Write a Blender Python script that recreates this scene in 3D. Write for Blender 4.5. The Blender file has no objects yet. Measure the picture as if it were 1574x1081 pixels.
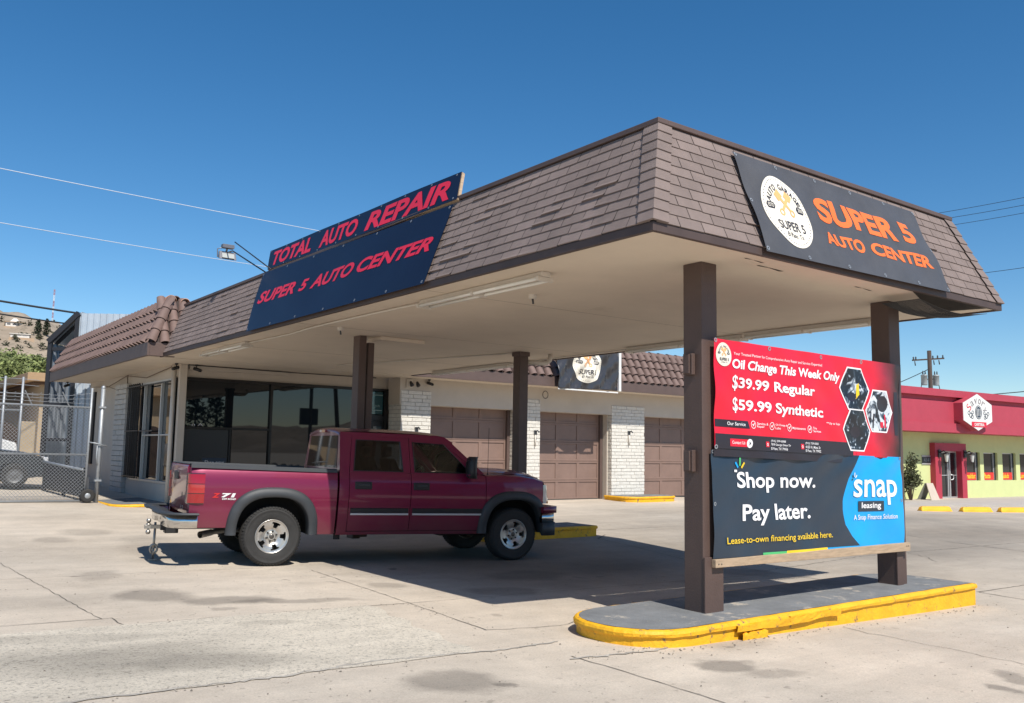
import bpy, bmesh, math, random
from mathutils import Vector, Matrix, Euler
random.seed(7)
SC = bpy.context.scene
COL = SC.collection
R = math.radians

# ---------------------------------------------------------------- camera
def look(yaw, pitch, roll):
    f = Vector((math.cos(yaw)*math.cos(pitch), math.sin(yaw)*math.cos(pitch), math.sin(pitch)))
    r = Vector((math.sin(yaw), -math.cos(yaw), 0)); u = r.cross(f)
    r2 = math.cos(roll)*r + math.sin(roll)*u
    u2 = -math.sin(roll)*r + math.cos(roll)*u
    return Matrix(((r2.x, u2.x, -f.x), (r2.y, u2.y, -f.y), (r2.z, u2.z, -f.z)))
cam_d = bpy.data.cameras.new('camera')
cam = bpy.data.objects.new('camera', cam_d); COL.objects.link(cam)
cam.location = (0, 0, 1.5)
cam.rotation_euler = look(R(52.6817), R(6.3084), R(0.9600)).to_euler()
cam_d.sensor_fit = 'HORIZONTAL'; cam_d.sensor_width = 36
cam_d.lens = 36*1372.23/1574
cam_d.clip_end = 6000
SC.camera = cam

# ---------------------------------------------------------------- sun, sky, exposure
SUN = Vector((-0.42, -2.65, 3.38)).normalized()     # towards the sun
w = bpy.data.worlds.new('World'); SC.world = w; w.use_nodes = True
nt = w.node_tree
sky = nt.nodes.new('ShaderNodeTexSky'); sky.sky_type = 'NISHITA'
sky.sun_disc = False
sky.sun_elevation = math.asin(SUN.z)
sky.sun_rotation = math.atan2(SUN.x, SUN.y)
sky.altitude = 1100; sky.air_density = 1.0; sky.dust_density = 0.25; sky.ozone_density = 2.2
bg = nt.nodes['Background']; bg.inputs[1].default_value = 0.108
hs = nt.nodes.new('ShaderNodeHueSaturation'); hs.inputs['Saturation'].default_value = 1.32; hs.inputs['Hue'].default_value = .497
nt.links.new(sky.outputs[0], hs.inputs['Color']); nt.links.new(hs.outputs[0], bg.inputs[0])
sl = bpy.data.lights.new('sun', 'SUN'); sl.energy = 4.9; sl.angle = R(0.53); sl.color = (1.0, 0.95, 0.87)
so = bpy.data.objects.new('sun', sl); COL.objects.link(so)
so.rotation_euler = (-SUN).to_track_quat('-Z', 'Y').to_euler(); so.location = (0, -20, 30)
SC.view_settings.view_transform = 'Standard'; SC.view_settings.look = 'None'
SC.view_settings.exposure = 0.25; SC.view_settings.gamma = 1
SC.view_settings.use_curve_mapping = False

# ---------------------------------------------------------------- materials
MATS = {}
def M(name, col, rough=.6, metal=0., var=0., vs=4., bump=0., bs=40., coat=0., ior=None, alpha=None, emit=0, island=0., dirt=None, stretch=None, spec=None):
    if name in MATS: return MATS[name]
    m = bpy.data.materials.new(name); m.use_nodes = True; MATS[name] = m
    N = m.node_tree; b = N.nodes['Principled BSDF']; L = N.links
    b.inputs['Base Color'].default_value = (*col, 1); b.inputs['Roughness'].default_value = rough
    b.inputs['Metallic'].default_value = metal
    if coat: b.inputs['Coat Weight'].default_value = coat; b.inputs['Coat Roughness'].default_value = .04
    if ior: b.inputs['IOR'].default_value = ior
    if spec is not None: b.inputs['Specular IOR Level'].default_value = spec
    if emit:
        b.inputs['Emission Color'].default_value = (*col, 1); b.inputs['Emission Strength'].default_value = emit
    tc = N.nodes.new('ShaderNodeTexCoord'); vec = tc.outputs['Object']
    if stretch:
        mp = N.nodes.new('ShaderNodeMapping'); mp.inputs['Scale'].default_value = stretch
        L.new(vec, mp.inputs[0]); vec = mp.outputs[0]
    src = None
    if var or dirt or island:
        n = N.nodes.new('ShaderNodeTexNoise'); n.inputs['Scale'].default_value = vs
        n.inputs['Detail'].default_value = 8; n.inputs['Roughness'].default_value = .65
        L.new(vec, n.inputs['Vector'])
        r = N.nodes.new('ShaderNodeMapRange'); r.inputs[1].default_value = .3; r.inputs[2].default_value = .7
        r.inputs[3].default_value = 1-var; r.inputs[4].default_value = 1+var
        L.new(n.outputs[0], r.inputs[0]); fac = r.outputs[0]
        if island:
            g = N.nodes.new('ShaderNodeNewGeometry')
            r2 = N.nodes.new('ShaderNodeMapRange'); r2.inputs[3].default_value = 1-island; r2.inputs[4].default_value = 1+island
            L.new(g.outputs['Random Per Island'], r2.inputs[0])
            mu = N.nodes.new('ShaderNodeMath'); mu.operation = 'MULTIPLY'
            L.new(fac, mu.inputs[0]); L.new(r2.outputs[0], mu.inputs[1]); fac = mu.outputs[0]
        v = N.nodes.new('ShaderNodeVectorMath'); v.operation = 'SCALE'; v.inputs[0].default_value = col
        L.new(fac, v.inputs['Scale']); src = v.outputs[0]
        if dirt:
            n2 = N.nodes.new('ShaderNodeTexNoise'); n2.inputs['Scale'].default_value = dirt[2]; n2.inputs['Detail'].default_value = 9
            n2.inputs['Roughness'].default_value = .7
            L.new(vec, n2.inputs['Vector'])
            r3 = N.nodes.new('ShaderNodeMapRange'); r3.inputs[1].default_value = dirt[1]; r3.inputs[2].default_value = min(1, dirt[1]+.08)
            L.new(n2.outputs[0], r3.inputs[0])
            mx = N.nodes.new('ShaderNodeMix'); mx.data_type = 'RGBA'
            L.new(r3.outputs[0], mx.inputs[0]); L.new(src, mx.inputs[6]); mx.inputs[7].default_value = (*dirt[0], 1)
            src = mx.outputs[2]
        L.new(src, b.inputs['Base Color'])
    if bump:
        n3 = N.nodes.new('ShaderNodeTexNoise'); n3.inputs['Scale'].default_value = bs; n3.inputs['Detail'].default_value = 5
        L.new(vec, n3.inputs['Vector'])
        bp = N.nodes.new('ShaderNodeBump'); bp.inputs['Strength'].default_value = bump; bp.inputs['Distance'].default_value = .02
        L.new(n3.outputs[0], bp.inputs['Height']); L.new(bp.outputs[0], b.inputs['Normal'])
    return m

def clear_glass(name, tint, refl=.12):
    if name in MATS: return MATS[name]
    m = bpy.data.materials.new(name); m.use_nodes = True; MATS[name] = m
    N = m.node_tree; L = N.links; N.nodes.remove(N.nodes['Principled BSDF']); o = N.nodes['Material Output']
    t = N.nodes.new('ShaderNodeBsdfTransparent'); t.inputs[0].default_value = (*tint, 1)
    g = N.nodes.new('ShaderNodeBsdfGlossy'); g.inputs['Roughness'].default_value = .01
    f = N.nodes.new('ShaderNodeFresnel'); f.inputs[0].default_value = 1.5
    x = N.nodes.new('ShaderNodeMixShader')
    L.new(f.outputs[0], x.inputs[0]); L.new(t.outputs[0], x.inputs[1]); L.new(g.outputs[0], x.inputs[2]); L.new(x.outputs[0], o.inputs[0])
    return m

BROWN = M('brown paint', (.090, .057, .047), .55, var=.12, vs=3, bump=.15, bs=60)
BROWN_L = M('fascia brown', (.105, .070, .060), .55, var=.12, vs=3, bump=.1)
SHINGLE = M('shingle', (.215, .165, .148), .9, var=.16, vs=2.5, bump=.5, bs=300, island=.09)
TILE = M('clay tile painted', (.165, .108, .092), .75, var=.14, vs=6, bump=.2, bs=60, island=.08)
TILE_T = M('bare clay', (.50, .29, .20), .8, var=.15)
CREAM = M('cream stucco', (.52, .46, .39), .85, var=.05, vs=2, bump=.25, bs=120)
SOFFIT = M('soffit paint', (.70, .60, .485), .8, var=.07, vs=.8, bump=.10, bs=90, dirt=((.60, .50, .39), .64, 1.1))
BRICKW = M('white painted brick', (.64, .61, .55), .75, var=.14, vs=12, bump=.6, bs=35, island=.05)
MORTAR = M('mortar', (.40, .375, .34), .9, var=.1)
DOORB = M('garage door paint', (.215, .140, .112), .5, var=.10, vs=2.5, bump=.12, bs=6, dirt=((.15, .10, .085), .70, 3))
BLACK = M('black metal', (.012, .012, .014), .45)
DGREY = M('dark grey metal', (.055, .057, .062), .5, var=.1)
GALV = M('galvanised steel', (.34, .36, .38), .5, metal=.45, var=.12, vs=20)
WHITE = M('white paint', (.72, .71, .68), .5, var=.05)
OFFW = M('off white fixture', (.62, .57, .50), .5, var=.06)
YELLOW = M('yellow kerb paint', (.78, .40, .010), .6, var=.14, vs=5, bump=.5, bs=25, dirt=((.115, .09, .07), .585, 11))
SHOPGLASS = M('tinted shop glass', (.004, .008, .012), .015, ior=1.58)
WIRE = M('cable black', (.015, .015, .018), .6)
WIREL = M('cable pale', (.55, .60, .66), .5)
WOOD = M('weathered timber', (.40, .29, .19), .8, var=.2, vs=6, bump=.2, bs=30, stretch=(1, 8, 8))

# ---------------------------------------------------------------- mesh helpers
class MB:
    def __init__(s): s.v = []; s.f = []; s.sm = []
    def add(s, vs, fs, smooth=False):
        o = len(s.v); s.v += [Vector(p) for p in vs]
        for f in fs: s.f.append([o+i for i in f]); s.sm.append(smooth)
    def box(s, a, b, M4=None):
        x0, x1 = sorted((a[0], b[0])); y0, y1 = sorted((a[1], b[1])); z0, z1 = sorted((a[2], b[2]))
        P = [Vector(p) for p in ((x0,y0,z0),(x1,y0,z0),(x1,y1,z0),(x0,y1,z0),(x0,y0,z1),(x1,y0,z1),(x1,y1,z1),(x0,y1,z1))]
        if M4: P = [M4 @ p for p in P]
        s.add(P, [(0,3,2,1),(4,5,6,7),(0,1,5,4),(1,2,6,5),(2,3,7,6),(3,0,4,7)])
        return s
    def hexa(s, P):   # 8 points, bottom 4 then top 4
        s.add(P, [(0,3,2,1),(4,5,6,7),(0,1,5,4),(1,2,6,5),(2,3,7,6),(3,0,4,7)]); return s
    def beam(s, p, q, a, b, up=(0,0,1)):
        p, q = Vector(p), Vector(q); d = (q-p).normalized(); U = Vector(up)
        if abs(d.dot(U)) > .95: U = Vector((0,1,0))
        x = d.cross(U).normalized(); y = x.cross(d).normalized()
        P = [c + x*i*a/2 + y*j*b/2 for c in (p, q) for i, j in ((-1,-1),(1,-1),(1,1),(-1,1))]
        return s.hexa(P)
    def tube(s, pts, r, n=8, cap=True, closed=False):
        pts = [Vector(p) for p in pts]; k = len(pts); rings = []; last = None
        for i, p in enumerate(pts):
            if closed: d = pts[(i+1) % k]-pts[i-1]
            else: d = pts[min(i+1, k-1)]-pts[max(i-1, 0)]
            d.normalize()
            if last is None:
                U = Vector((0,0,1)) if abs(d.z) < .9 else Vector((1,0,0))
                x = d.cross(U).normalized()
            else:
                x = (last - d*last.dot(d)).normalized()
            last = x; y = d.cross(x)
            rr = r[i] if isinstance(r, (list, tuple)) else r
            rings.append([p + x*rr*math.cos(2*math.pi*j/n) + y*rr*math.sin(2*math.pi*j/n) for j in range(n)])
        vs = [v for q in rings for v in q]; fs = []
        for i in range(k if closed else k-1):
            i2 = (i+1) % k
            for j in range(n): fs.append((i*n+j, i*n+(j+1) % n, i2*n+(j+1) % n, i2*n+j))
        if cap and not closed: fs += [tuple(range(n-1, -1, -1)), tuple((k-1)*n+j for j in range(n))]
        s.add(vs, fs, n > 4); return s
    def lathe(s, prof, o, axis, n=32, up=None, closed=False):   # prof: (radius, along)
        o = Vector(o); a = Vector(axis).normalized(); U = Vector((0,0,1)) if abs(a.z) < .9 else Vector((1,0,0))
        x = a.cross(U).normalized(); y = a.cross(x); vs = []; fs = []; k = len(prof)
        for r, h in prof:
            for j in range(n):
                t = 2*math.pi*j/n; vs.append(o + a*h + (x*math.cos(t) + y*math.sin(t))*r)
        for i in range(k if closed else k-1):
            i2 = (i+1) % k
            for j in range(n): fs.append((i*n+j, i*n+(j+1) % n, i2*n+(j+1) % n, i2*n+j))
        s.add(vs, fs, True); return s
    def grid(s, rows, smooth=True, closed=False, flip=False):
        n = len(rows[0]); vs = [p for r in rows for p in r]; fs = []
        for i in range(len(rows)-1):
            for j in range(n if closed else n-1):
                j2 = (j+1) % n
                f = (i*n+j, i*n+j2, (i+1)*n+j2, (i+1)*n+j)
                fs.append(f[::-1] if flip else f)
        s.add(vs, fs, smooth); return s
    def prism(s, poly, fn, d0, d1):   # poly 2d pts, fn(a,b,d)->3d
        n = len(poly); vs = [fn(a, b, d0) for a, b in poly] + [fn(a, b, d1) for a, b in poly]
        fs = [tuple(range(n))[::-1], tuple(range(n, 2*n))] + [(i, (i+1) % n, n+(i+1) % n, n+i) for i in range(n)]
        s.add(vs, fs); return s
    def build(s, name, mat, parent=None, bevel=0, world=True, seg=2, solid=0, autosm=False, **props):
        me = bpy.data.meshes.new(name); o = bpy.data.objects.new(name, me)
        vs = s.v
        if parent is not None:
            o.parent = parent
            if world:
                root = parent
                while root.parent: root = root.parent
                Mi = root.matrix_basis.inverted() if root.type == 'EMPTY' or True else None
                vs = [Mi @ p for p in vs]
        me.from_pydata([tuple(p) for p in vs], [], s.f)
        me.polygons.foreach_set('use_smooth', s.sm)
        me.update()
        for m in (mat if isinstance(mat, (list, tuple)) else [mat]): me.materials.append(m)
        COL.objects.link(o)
        if solid:
            md = o.modifiers.new('Solidify', 'SOLIDIFY'); md.thickness = solid; md.offset = -1
        if bevel:
            md = o.modifiers.new('Bevel', 'BEVEL'); md.width = bevel; md.segments = seg; md.limit_method = 'ANGLE'; md.angle_limit = R(40)
            md.harden_normals = False
        for k, v in props.items(): o[k] = v
        return o

def tag(o, label, cat, group=None):
    o['label'] = label; o['category'] = cat
    if group: o['group'] = group
    return o
def thing(name, label, cat, loc=(0,0,0), rot=(0,0,0), group=None):
    o = bpy.data.objects.new(name, None); COL.objects.link(o); o.empty_display_size = .2
    o.location = loc; o.rotation_euler = rot
    o.matrix_basis = Matrix.LocRotScale(Vector(loc), Euler(rot), None)
    return tag(o, label, cat, group)
def structure(o, label=None):
    o['kind'] = 'structure'
    if label: o['label'] = label
    return o
def copy_tree(o, parent=None, loc=None, label=None):
    c = o.copy(); COL.objects.link(c)
    if parent: c.parent = parent
    for ch in o.children: copy_tree(ch, c)
    if loc is not None: c.location = loc
    if label: c['label'] = label
    return c

# ---------------------------------------------------------------- flat frames and lettering
class Frame:
    """bilinear patch: corner points bottom-left, bottom-right, top-left, top-right"""
    def __init__(s, bl, br, tl, tr, disp=None):
        s.bl, s.br, s.tl, s.tr = map(Vector, (bl, br, tl, tr)); s.disp = disp
        s.n = (s.br-s.bl).cross(s.tl-s.bl).normalized()
        s.w = ((s.br-s.bl).length+(s.tr-s.tl).length)/2; s.h = ((s.tl-s.bl).length+(s.tr-s.br).length)/2
    def pt(s, a, b, l=0.):
        p = (s.bl*(1-a)+s.br*a)*(1-b) + (s.tl*(1-a)+s.tr*a)*b
        return p + s.n*(l + (s.disp(a, b) if s.disp else 0))
    def cloth(s, nu, nv):
        m = MB(); m.grid([[s.pt(i/nu, j/nv) for i in range(nu+1)] for j in range(nv+1)]); return m
    def poly(s, mb, pts, l):
        bb = bmesh.new(); f = bb.faces.new([bb.verts.new((a, b, 0)) for a, b in pts])
        for ax, st in ((0, .05/s.w), (1, .05/s.h)):
            lo, hi = min(p[ax] for p in pts), max(p[ax] for p in pts); n = min(60, int((hi-lo)/st))
            for i in range(1, n+1):
                co = [0, 0, 0]; no = [0, 0, 0]; co[ax] = lo+(hi-lo)*i/(n+1); no[ax] = 1
                bmesh.ops.bisect_plane(bb, geom=bb.verts[:]+bb.edges[:]+bb.faces[:], plane_co=co, plane_no=no)
        bb.verts.index_update()
        mb.add([s.pt(v.co.x, v.co.y, l) for v in bb.verts], [tuple(v.index for v in q.verts) for q in bb.faces]); bb.free(); return mb
    def patch(s, mb, a0, b0, a1, b1, l, n=12, k=6):
        mb.grid([[s.pt(a0+(a1-a0)*i/n, b0+(b1-b0)*j/k, l) for i in range(n+1)] for j in range(k+1)]); return mb
    def disc(s, mb, a, b, ra, rb, l, n=40, rings=4):
        for q in range(rings):
            r0, r1 = q/rings, (q+1)/rings
            mb.grid([[s.pt(a+ra*r*math.cos(t*2*math.pi/n), b+rb*r*math.sin(t*2*math.pi/n), l) for t in range(n+1)] for r in (max(r0, .001), r1)])
        return mb
    def ring(s, mb, a, b, ra, rb, l, th=.15, n=28):
        mb.grid([[s.pt(a+ra*k*math.cos(t*2*math.pi/n), b+rb*k*math.sin(t*2*math.pi/n), l) for t in range(n+1)] for k in (1-th, 1)])
        return mb
_TX = {}
def glyphs(txt, bold=0., shear=0., space=1.):
    key = (txt, bold, shear, space)
    if key in _TX: return _TX[key]
    c = bpy.data.curves.new('t', 'FONT'); c.body = txt; c.offset = bold; c.shear = shear; c.space_character = space
    c.resolution_u = 4; c.align_x = 'LEFT'
    o = bpy.data.objects.new('t', c); COL.objects.link(o)
    dg = bpy.context.evaluated_depsgraph_get(); me = o.evaluated_get(dg).to_mesh()
    bb = bmesh.new(); bb.from_mesh(me)
    o.evaluated_get(dg).to_mesh_clear(); bpy.data.objects.remove(o); bpy.data.curves.remove(c)
    if len(bb.verts) and len(txt) < 60:   # cut the letters up so that they can follow a wrinkled cloth
        xs_ = [v.co.x for v in bb.verts]; ys_ = [v.co.y for v in bb.verts]; a_, b_ = min(xs_), max(xs_); c_, d_ = min(ys_), max(ys_)
        n_ = max(3, min(40, int((b_-a_)/(d_-c_)*3)))
        for i in range(1, n_): bmesh.ops.bisect_plane(bb, geom=bb.verts[:]+bb.edges[:]+bb.faces[:], plane_co=(a_+(b_-a_)*i/n_, 0, 0), plane_no=(1, 0, 0))
        for i in range(1, 3): bmesh.ops.bisect_plane(bb, geom=bb.verts[:]+bb.edges[:]+bb.faces[:], plane_co=(0, c_+(d_-c_)*i/3, 0), plane_no=(0, 1, 0))
    bb.verts.index_update()
    vs = [(v.co.x, v.co.y) for v in bb.verts]; fs = [tuple(v.index for v in p.verts) for p in bb.faces]; bb.free()
    if not vs: _TX[key] = ([], []); return _TX[key]
    x0 = min(v[0] for v in vs); x1 = max(v[0] for v in vs); y0 = min(v[1] for v in vs); y1 = max(v[1] for v in vs)
    vs = [((x-x0)/(x1-x0), (y-y0)/(y1-y0)) for x, y in vs]
    _TX[key] = (vs, fs); return _TX[key]
def letter(mb, fr, txt, a0, b0, a1, b1, l=.006, bold=.0, shear=0., space=1., warp=None):
    vs, fs = glyphs(txt, bold, shear, space)
    P = []
    for x, y in vs:
        a, b = a0+(a1-a0)*x, b0+(b1-b0)*y
        if warp: a, b = warp(x, y)
        P.append(fr.pt(a, b, l))
    mb.add(P, fs)
def lettering(name, fr, items, mat, parent, l=.006, **kw):
    sep = len(items) <= 4; mb = MB(); o = None
    for it in items:     # each line of large lettering is a part of its own; a block of small print is one
        letter(mb, fr, it[0], *it[1:5], l=l, **(it[5] if len(it) > 5 else {}))
        if sep: o = mb.build(name, mat, parent, **kw); mb = MB()
    return o if sep else mb.build(name, mat, parent, **kw)
def grommets(fr, parent, pts, r=.02):
    mb = MB()
    for a, b in pts: fr.ring(mb, a, b, r/fr.w, r/fr.h, .004, .5, 12)
    return mb.build('grommets', GALV, parent)

# ---------------------------------------------------------------- terrain height
def sstep(a, b, x):
    t = min(1, max(0, (x-a)/(b-a))); return t*t*(3-2*t)
def gz(x, y):
    xx = min(max(x, -2), 10.7)
    z = -.06 - .021*(xx-4.7)
    yy = min(max(0., y-13), 17)
    z += .03*yy*(1-sstep(22, 27, x))
    z += .12*sstep(8.3, 10.5, x)*sstep(9.5, 12.5, y)*(1-.6*sstep(14, 19, y))*(1-sstep(22, 30, x))
    z -= .006*max(0, min(x-22, 40))
    return z
# ================================================================ GROUND
def ground_material(name='lot concrete', ca=(.535, .455, .362), cb=(.492, .43, .352), rough=False):
    m = bpy.data.materials.new(name); m.use_nodes = True
    N = m.node_tree; L = N.links; b = N.nodes['Principled BSDF']; b.inputs['Roughness'].default_value = .9
    tc = N.nodes.new('ShaderNodeTexCoord'); P = tc.outputs['Object']
    def noise(sc, det=8, ro=.65, vec=P, dist=0):
        n = N.nodes.new('ShaderNodeTexNoise'); n.inputs['Scale'].default_value = sc; n.inputs['Detail'].default_value = det
        n.inputs['Roughness'].default_value = ro; n.inputs['Distortion'].default_value = dist
        L.new(vec, n.inputs['Vector']); return n.outputs[0]
    def ramp(x, a, b_, c, d):
        r = N.nodes.new('ShaderNodeMapRange'); r.inputs[1].default_value = a; r.inputs[2].default_value = b_
        r.inputs[3].default_value = c; r.inputs[4].default_value = d; L.new(x, r.inputs[0]); return r.outputs[0]
    def mul(x, y, op='MULTIPLY'):
        q = N.nodes.new('ShaderNodeMath'); q.operation = op; L.new(x, q.inputs[0])
        if isinstance(y, (int, float)): q.inputs[1].default_value = y
        else: L.new(y, q.inputs[1])
        return q.outputs[0]
    # tones: large mottling x medium x fine grain
    f = mul(mul(ramp(noise(.35, 6), .3, .7, .84, 1.12), ramp(noise(2.3, 9, .7), .3, .7, .90, 1.08)), ramp(noise(70, 4, .8), .3, .7, .80, 1.14))
    # faint streaks along the driving direction
    mp = N.nodes.new('ShaderNodeMapping'); mp.inputs['Scale'].default_value = (.25, 2.2, 1); mp.inputs['Rotation'].default_value = (0, 0, .15)
    L.new(P, mp.inputs[0]); f = mul(f, ramp(noise(1.0, 7, .7, mp.outputs[0]), .42, .68, 1.03, .90))
    # oil stains of their own place and size, plus painted shade under the canopy
    wv = N.nodes.new('ShaderNodeTexNoise'); wv.inputs['Scale'].default_value = 1.9; wv.inputs['Detail'].default_value = 9; wv.inputs['Roughness'].default_value = .62; L.new(P, wv.inputs['Vector'])
    ws = N.nodes.new('ShaderNodeVectorMath'); ws.operation = 'SCALE'; L.new(wv.outputs['Color'], ws.inputs[0]); ws.inputs['Scale'].default_value = .55
    wa = N.nodes.new('ShaderNodeVectorMath'); wa.operation = 'ADD'; L.new(P, wa.inputs[0]); L.new(ws.outputs[0], wa.inputs[1])
    for x, y, rx, ry, an, k in STAINS_AND_SHADE:
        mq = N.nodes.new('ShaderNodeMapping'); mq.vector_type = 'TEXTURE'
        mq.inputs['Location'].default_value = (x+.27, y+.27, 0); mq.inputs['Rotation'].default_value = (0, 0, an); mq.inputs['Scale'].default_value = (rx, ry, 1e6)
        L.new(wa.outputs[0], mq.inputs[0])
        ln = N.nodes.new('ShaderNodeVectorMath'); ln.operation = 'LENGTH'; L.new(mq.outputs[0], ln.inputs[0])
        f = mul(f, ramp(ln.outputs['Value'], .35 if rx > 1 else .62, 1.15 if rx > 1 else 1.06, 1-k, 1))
    # small dark specks and pits
    f = mul(f, ramp(noise(9, 3, .6), .66, .72, 1, .70))
    f = mul(f, ramp(noise(26, 2, .5), .69, .73, 1, .62))
    if rough:
        f = mul(f, ramp(noise(40, 5, .75), .36, .46, .50, 1.03)); f = mul(f, ramp(noise(18, 4, .7), .34, .42, .62, 1.0))
    mx = N.nodes.new('ShaderNodeMix'); mx.data_type = 'RGBA'
    L.new(ramp(noise(.22, 5), .35, .65, 0, 1), mx.inputs[0]); mx.inputs[6].default_value = (*ca, 1); mx.inputs[7].default_value = (*cb, 1)
    v = N.nodes.new('ShaderNodeVectorMath'); v.operation = 'SCALE'; L.new(mx.outputs[2], v.inputs[0]); L.new(f, v.inputs['Scale'])
    L.new(v.outputs[0], b.inputs['Base Color'])
    bp = N.nodes.new('ShaderNodeBump'); bp.inputs['Strength'].default_value = .8 if rough else .35; bp.inputs['Distance'].default_value = .02
    hh = mul(noise(90, 6, .7), noise(14, 6), 'ADD'); L.new(hh, bp.inputs['Height']); L.new(bp.outputs[0], b.inputs['Normal'])
    return m
STAINS_AND_SHADE = [(2.76,9.55,.40,.50,-.43,.42),(3.30,8.95,.60,.30,-.43,.40),(3.9,8.62,.75,.16,-.35,.34),(2.63,11.23,.26,.5,-.39,.25),(3.49,5.10,.41,.32,-.51,.38),
 (5.52,4.51,.26,.22,-.5,.48),(5.61,4.15,.28,.16,-.51,.3),(7.10,3.09,.16,.25,-.5,.4),(6.63,3.0,.12,.17,-.5,.45),(3.48,16,.48,.56,-.2,.22),(2.87,15.06,.3,.4,-.2,.22),
 (3.09,8.51,.18,.1,-.45,.3),(16.4,16.7,1.3,1.2,-.3,.12),(10.6,8.3,.5,.48,-.4,.3),(6.27,8.3,.46,.32,-.4,.3),(5.31,9.2,.3,.27,-.4,.3),(13.5,11,3.5,.8,.2,.16),
 (15.5,8.5,3.8,1.0,.1,.15),(12.8,7.3,2.2,.7,.25,.16),(4.0,14,.5,1.6,-.2,.16),(1.0,13,.5,1.5,-.3,.18),(20,10,4,1.2,0,.15),(9.0,10.4,3.2,3.2,0,.46),(6.8,11.0,1.8,1.8,0,.30),(7.6,8.9,2.4,1.0,.1,.20),(19,11,11,6.5,.1,.36),(2.0,14,5,2.2,-.15,.12),(1.7,9.6,1.2,.5,-.2,.16),(6.3,5.1,.5,.3,0,.2),(1.75,6.75,1.1,.55,-.3,.34),(2.3,6.4,.7,.3,-.3,.2),(1.5,7.65,.8,.25,-.2,.2),(3.2,7.6,.3,.12,-.4,.2),(9.4,15,2.4,3,0,.18),(10.5,16.5,1.5,.9,0,.2),(14.5,15.5,2.5,.6,.1,.16),(9.2,9.6,1.4,.8,0,.3),(7.4,9.3,.8,.5,.3,.28)]  # wide ellipses under the canopy darken the concrete to deepen the canopy shadow
def axis(dense0, dense1, step, far):
    a = [dense0]
    while a[-1] < dense1: a.append(a[-1]+step)
    s = step; x = a[-1]
    while x < far: s *= 1.5; x += s; a.append(x)
    s = step; x = a[0]; pre = []
    while x > -far: s *= 1.5; x -= s; pre.append(x)
    return pre[::-1]+a
_rs = random.Random(31)
for _ in range(16): STAINS_AND_SHADE.append((_rs.uniform(.8, 9), _rs.uniform(3, 12), _rs.uniform(.03, .11), _rs.uniform(.02, .07), _rs.uniform(-1, 1), _rs.uniform(.25, .5)))
gx = axis(-6, 44, 1.0, 3000); gy = axis(-4, 34, 1.0, 3000)
g = MB(); g.grid([[(x, y, gz(x, y)) for x in gx] for y in gy])
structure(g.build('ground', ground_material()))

def ribbon(mb, pts, wd, lift=.004, jit=.0, seg=.25, seed=1):
    rn = random.Random(seed); P = []
    for (x0, y0), (x1, y1) in zip(pts, pts[1:]):
        n = max(1, int(math.hypot(x1-x0, y1-y0)/seg))
        for i in range(n): P.append((x0+(x1-x0)*i/n, y0+(y1-y0)*i/n))
    P.append(pts[-1])
    P = [(x+rn.uniform(-jit, jit), y+rn.uniform(-jit, jit)) for x, y in P]
    rows = []
    for i, (x, y) in enumerate(P):
        a = P[max(0, i-1)]; b = P[min(len(P)-1, i+1)]; dx, dy = b[0]-a[0], b[1]-a[1]; l = math.hypot(dx, dy) or 1
        ww = wd*rn.uniform(.6, 1.3)/2
        rows.append([(x-dy/l*k*ww, y+dx/l*k*ww, gz(x, y)+lift) for k in (-1, 1)])
    mb.grid(rows, False, flip=True)
jm = M('joint filler', (.125, .108, .088), .95, var=.6, vs=9)
mb = MB()
for i, (pts, wd, ji) in enumerate([([(1.2,8.4),(2.08,8.39),(2.09,8.03)],.016,.012),([(2.08,8.03),(3.3,8.06),(4.86,8.0)],.016,.008),([(5.06,10.8),(4.84,8.0),(4.69,6.46)],.014,.008),
    ([(4.69,6.46),(5.02,6.39),(5.4,6.33),(5.66,6.4)],.014,.02),([(4.66,5.3),(4.66,4.7),(4.6,3.4)],.016,.006),([(7.83,5.0),(7.78,4.7),(7.77,4.18),(7.69,3.2)],.012,.02),
    ([(18.9,11.5),(18.55,10.3),(17.98,8.8),(17.3,6.6)],.03,.01),([(11.72,5.57),(11.55,4.6)],.03,.01),([(11.72,5.58),(13.6,5.5)],.024,.008),([(15.35,8.5),(15.0,8.0),(14.45,7.5)],.018,.03),
    ([(11.9,12.6),(11.25,12.1),(11.2,11),(11,9.8),(10.9,6.4)],.025,.01),([(4.86,8.0),(11.0,8.05)],.014,.01),([(13.0,17.5),(12.0,13)],.02,.01),([(19.6,8.3),(14,8.6),(11,8.3)],.02,.02),
    ([(25,13),(12,13.3)],.025,.01),([(-3,11.3),(4.6,11.25)],.012,.01),([(1.7,16),(1.9,11.3),(2.0,8.4)],.012,.01)]):
    ribbon(mb, pts, wd*.62, .004, ji*1.3, .10, i)
structure(mb.build('pavement_joints', jm))
# ragged cement band at the foot of the rough slab
bm_ = M('old cement smear', (.38, .345, .295), .95, var=.3, vs=5, bump=.5, bs=60)
mb = MB()
ribbon(mb, [(.6,5.74),(1.24,5.77),(2.52,5.76),(3.3,5.86),(4.29,5.74),(4.94,5.78)], .030, .006, .022, .05, 3)
ribbon(mb, [(4.59,5.24),(4.96,5.17),(5.4,5.14),(5.82,5.2)], .035, .006, .024, .05, 4)
structure(mb.build('cement_smear', bm_))
# rough exposed aggregate slab
mb = MB(); rows = []
for j in range(13):
    t = j/12; y = 5.76+(8.04-5.76)*t; xr = 4.10+(4.42-4.10)*t; xl = -2.5
    rows.append([(xl+(xr-xl)*i/16+(.05*math.sin(j*1.9) if i == 16 else 0), y+.02*math.sin(i*2.1+j), gz(xl+(xr-xl)*i/16, y)+.0045) for i in range(17)])
mb.grid(rows, False); structure(mb.build('rough_slab', ground_material('exposed aggregate', (.665, .59, .475), (.63, .56, .455), True)))
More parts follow.
